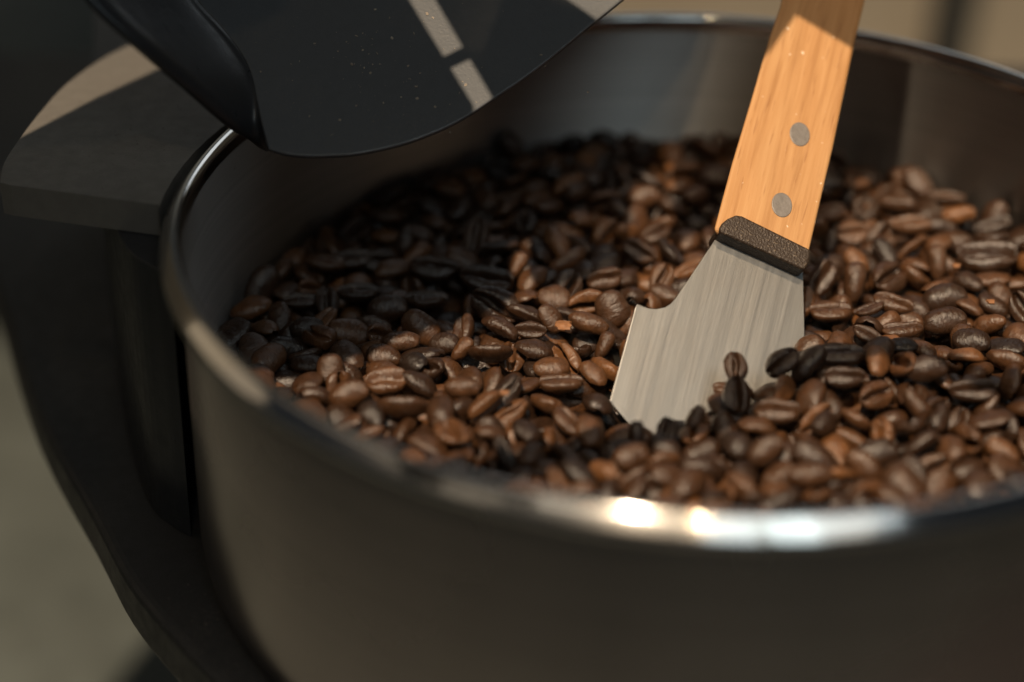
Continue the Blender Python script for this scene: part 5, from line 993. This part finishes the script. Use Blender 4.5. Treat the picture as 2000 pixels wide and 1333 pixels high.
for k in range(0, len(NAMING), 4):
    a, b, c, d = NAMING[k:k + 4]
    s = TONE[a] + ' coffee bean ' + POSE[b] + ' ' + PLACE[c]
    if d == 0: s += ', leftmost'
    elif d == 99: s += ', rightmost'
    elif d > 0: s += ', ' + ORD[d] + ' from left'
    LABELS.append(s)
NI = len(LABELS)

def bean_obj_mesh(k):
    V, F = bean_mesh(k + 1, style=STY[k % 10])
    me = bpy.data.meshes.new('coffee_bean')
    me.from_pydata([p * .001 for p in V], [], F)
    me.polygons.foreach_set('use_smooth', [True] * len(F))
    me.materials.append(M_BEAN); me.update()
    return me
PM = [bean_obj_mesh(k) for k in range(20)]
wob = random.Random(21)
for i in range(NI):
    o = bpy.data.objects.new('coffee_bean', PM[kind[i] + 10 * (i % 2)])
    COL.objects.link(o)
    o.rotation_mode = 'QUATERNION'
    o.location = W(pos[i]); o.rotation_quaternion = Quaternion(quat[i]).normalized(); o.scale = [scl[i] * .95 * wob.uniform(.92, 1.08) for _ in range(3)]
    o['tint'] = float(tint[i])
    tag(o, LABELS[i], 'coffee bean', 'roasted coffee beans in the pot')

# the many further beans (deeper, farther, smaller in view) as one mass
VV = []; FF = []; TT = []; base = 0
mid = [bean_mesh(k + 1, nring=16, dome=7, style=STY[k % 10]) for k in range(20)]
low = [bean_mesh(k + 1, lo=True, style=STY[k % 10]) for k in range(20)]
top = pos[:, 2]
for i in range(NI, len(D)):
    V, F = (mid if i < NI + 420 else low)[kind[i] + 10 * (i % 2)]
    R = np.array(Quaternion(quat[i]).normalized().to_matrix())
    P = (np.array([tuple(p) for p in V]) * scl[i]) @ R.T + pos[i]
    VV.append(P); TT += [tint[i]] * len(P)
    FF += [tuple(c + base for c in f) for f in F]; base += len(P)
P = np.concatenate(VV); P[:, 2] += ZR; P *= .001
me = bpy.data.meshes.new('coffee_beans')
me.from_pydata(P.tolist(), [], FF)
me.polygons.foreach_set('use_smooth', [True] * len(FF))
at = me.attributes.new('tint', 'FLOAT', 'POINT'); at.data.foreach_set('value', TT)
me.materials.append(M_BEANS); me.update()
o = bpy.data.objects.new('coffee_beans', me); COL.objects.link(o)
tag(o, 'mass of roasted coffee beans filling the steel pot', 'coffee beans', kind='stuff')

# ---------------------------------------------------------------- chaff and dust
def flakes(name, n, place, smin, smax, seed, mat):
    r = random.Random(seed); V = []; F = []
    for _ in range(n):
        c, nn = place(r)
        s = math.exp(r.uniform(math.log(smin), math.log(smax)))
        a0 = r.uniform(0, 6.28); el = r.uniform(.25, 1)
        t = nn.orthogonal().normalized(); u = nn.cross(t); m = r.choice((4, 5, 5, 6)); b = len(V)
        ca, sa = math.cos(a0), math.sin(a0)
        tt, uu = t * ca + u * sa, u * ca - t * sa
        for k in range(m):
            a = 2 * math.pi * k / m + r.uniform(-.3, .3); q = s * r.uniform(.6, 1)
            V.append(tuple(c + tt * q * math.cos(a) + uu * q * el * math.sin(a) + nn * (r.uniform(.05, .35) * s + .06)))
        V.append(tuple(c + nn * .02)); 
        for k in range(m): F.append((b + k, b + (k + 1) % m, b + m))
    o = new_mesh(name, V, F, mat)
    return o
def pl_chute(r):
    while True:
        u = Vector((r.gauss(-78, 16), r.gauss(37, 9), 0))
        if -112 < u.x < -20 and 21 < u.y < 75: break
    return on_chute(u.x, u.y, .02), NC
o = flakes('chaff', 150, pl_chute, .09, .62, 5, M_CHAFF)
tag(o, 'tiny coffee chaff flakes scattered on the black chute plate', 'chaff', kind='stuff')
def pl_ledge(r):
    return Vector((r.gauss(-142, 9), r.gauss(62, 22), -2.98)), Vector((0, 0, 1))
o = flakes('coffee_dust', 320, lambda r: pl_ledge(r), .08, .30, 7, simple('dark_coffee_dust', (.085, .055, .038), .8))
tag(o, 'dark coffee dust lying on the black ledge', 'dust', kind='stuff')
def pl_deck(r):
    t = r.random(); return Vector((-125 + 40 * t + r.gauss(0, 7), -45 - 50 * t + r.gauss(0, 8), -88.25)), Vector((0, 0, 1))
o = flakes('chaff_specks', 130, pl_deck, .07, .28, 9, M_CHAFF)
tag(o, 'pale chaff specks on the black deck beside the pot foot', 'chaff', kind='stuff')
def pl_wall(r):
    a = math.radians(r.uniform(150, 182)); z = r.uniform(-40, -6)
    return Vector((123.9 * math.cos(a), 123.9 * math.sin(a), z)), Vector((-math.cos(a), -math.sin(a), 0))
o = flakes('wall_chaff', 46, pl_wall, .10, .45, 15, M_CHAFF)
tag(o, 'pale chaff specks stuck on the dark inner wall of the pot', 'chaff', kind='stuff')
def chip(p, size, seed, label):
    r = random.Random(seed); V = []; F = []; n = 9
    for j in range(5):
        for k in range(n):
            a = math.pi * (k / (n - 1)) * .8; q = size * (1 + r.uniform(-.12, .12))
            V.append((p[0] + (j - 2) * size * .28 + r.uniform(-.15, .15) * size, p[1] + q * .85 * math.cos(a), p[2] + q * .5 * math.sin(a)))
    for j in range(4):
        for k in range(n - 1): F.append((j * n + k, j * n + k + 1, (j + 1) * n + k + 1, (j + 1) * n + k))
    o = new_mesh('bean_chip', V, F, M_CHIP)
    s = o.modifiers.new('thickness', 'SOLIDIFY'); s.thickness = .0006
    return tag(o, label, 'bean chip', 'broken bean chips')
for p, s, sd, lb in [((-32.97, 4.69, -36.5), 3.0, 1, 'orange curled bean chip left of the scraper blade'), ((77.31, 21.15, -36.5), 1.5, 2, 'small tan bean chip among beans at the far right'), ((71.89, 40.23, -36.5), 1.5, 3, 'pointed tan bean chip right of the blade under the big open bean'), ((-47.38, -26.57, -36.5), 1.5, 4, 'small pale bean chip near the front rim')]: chip(p, s, sd, lb)
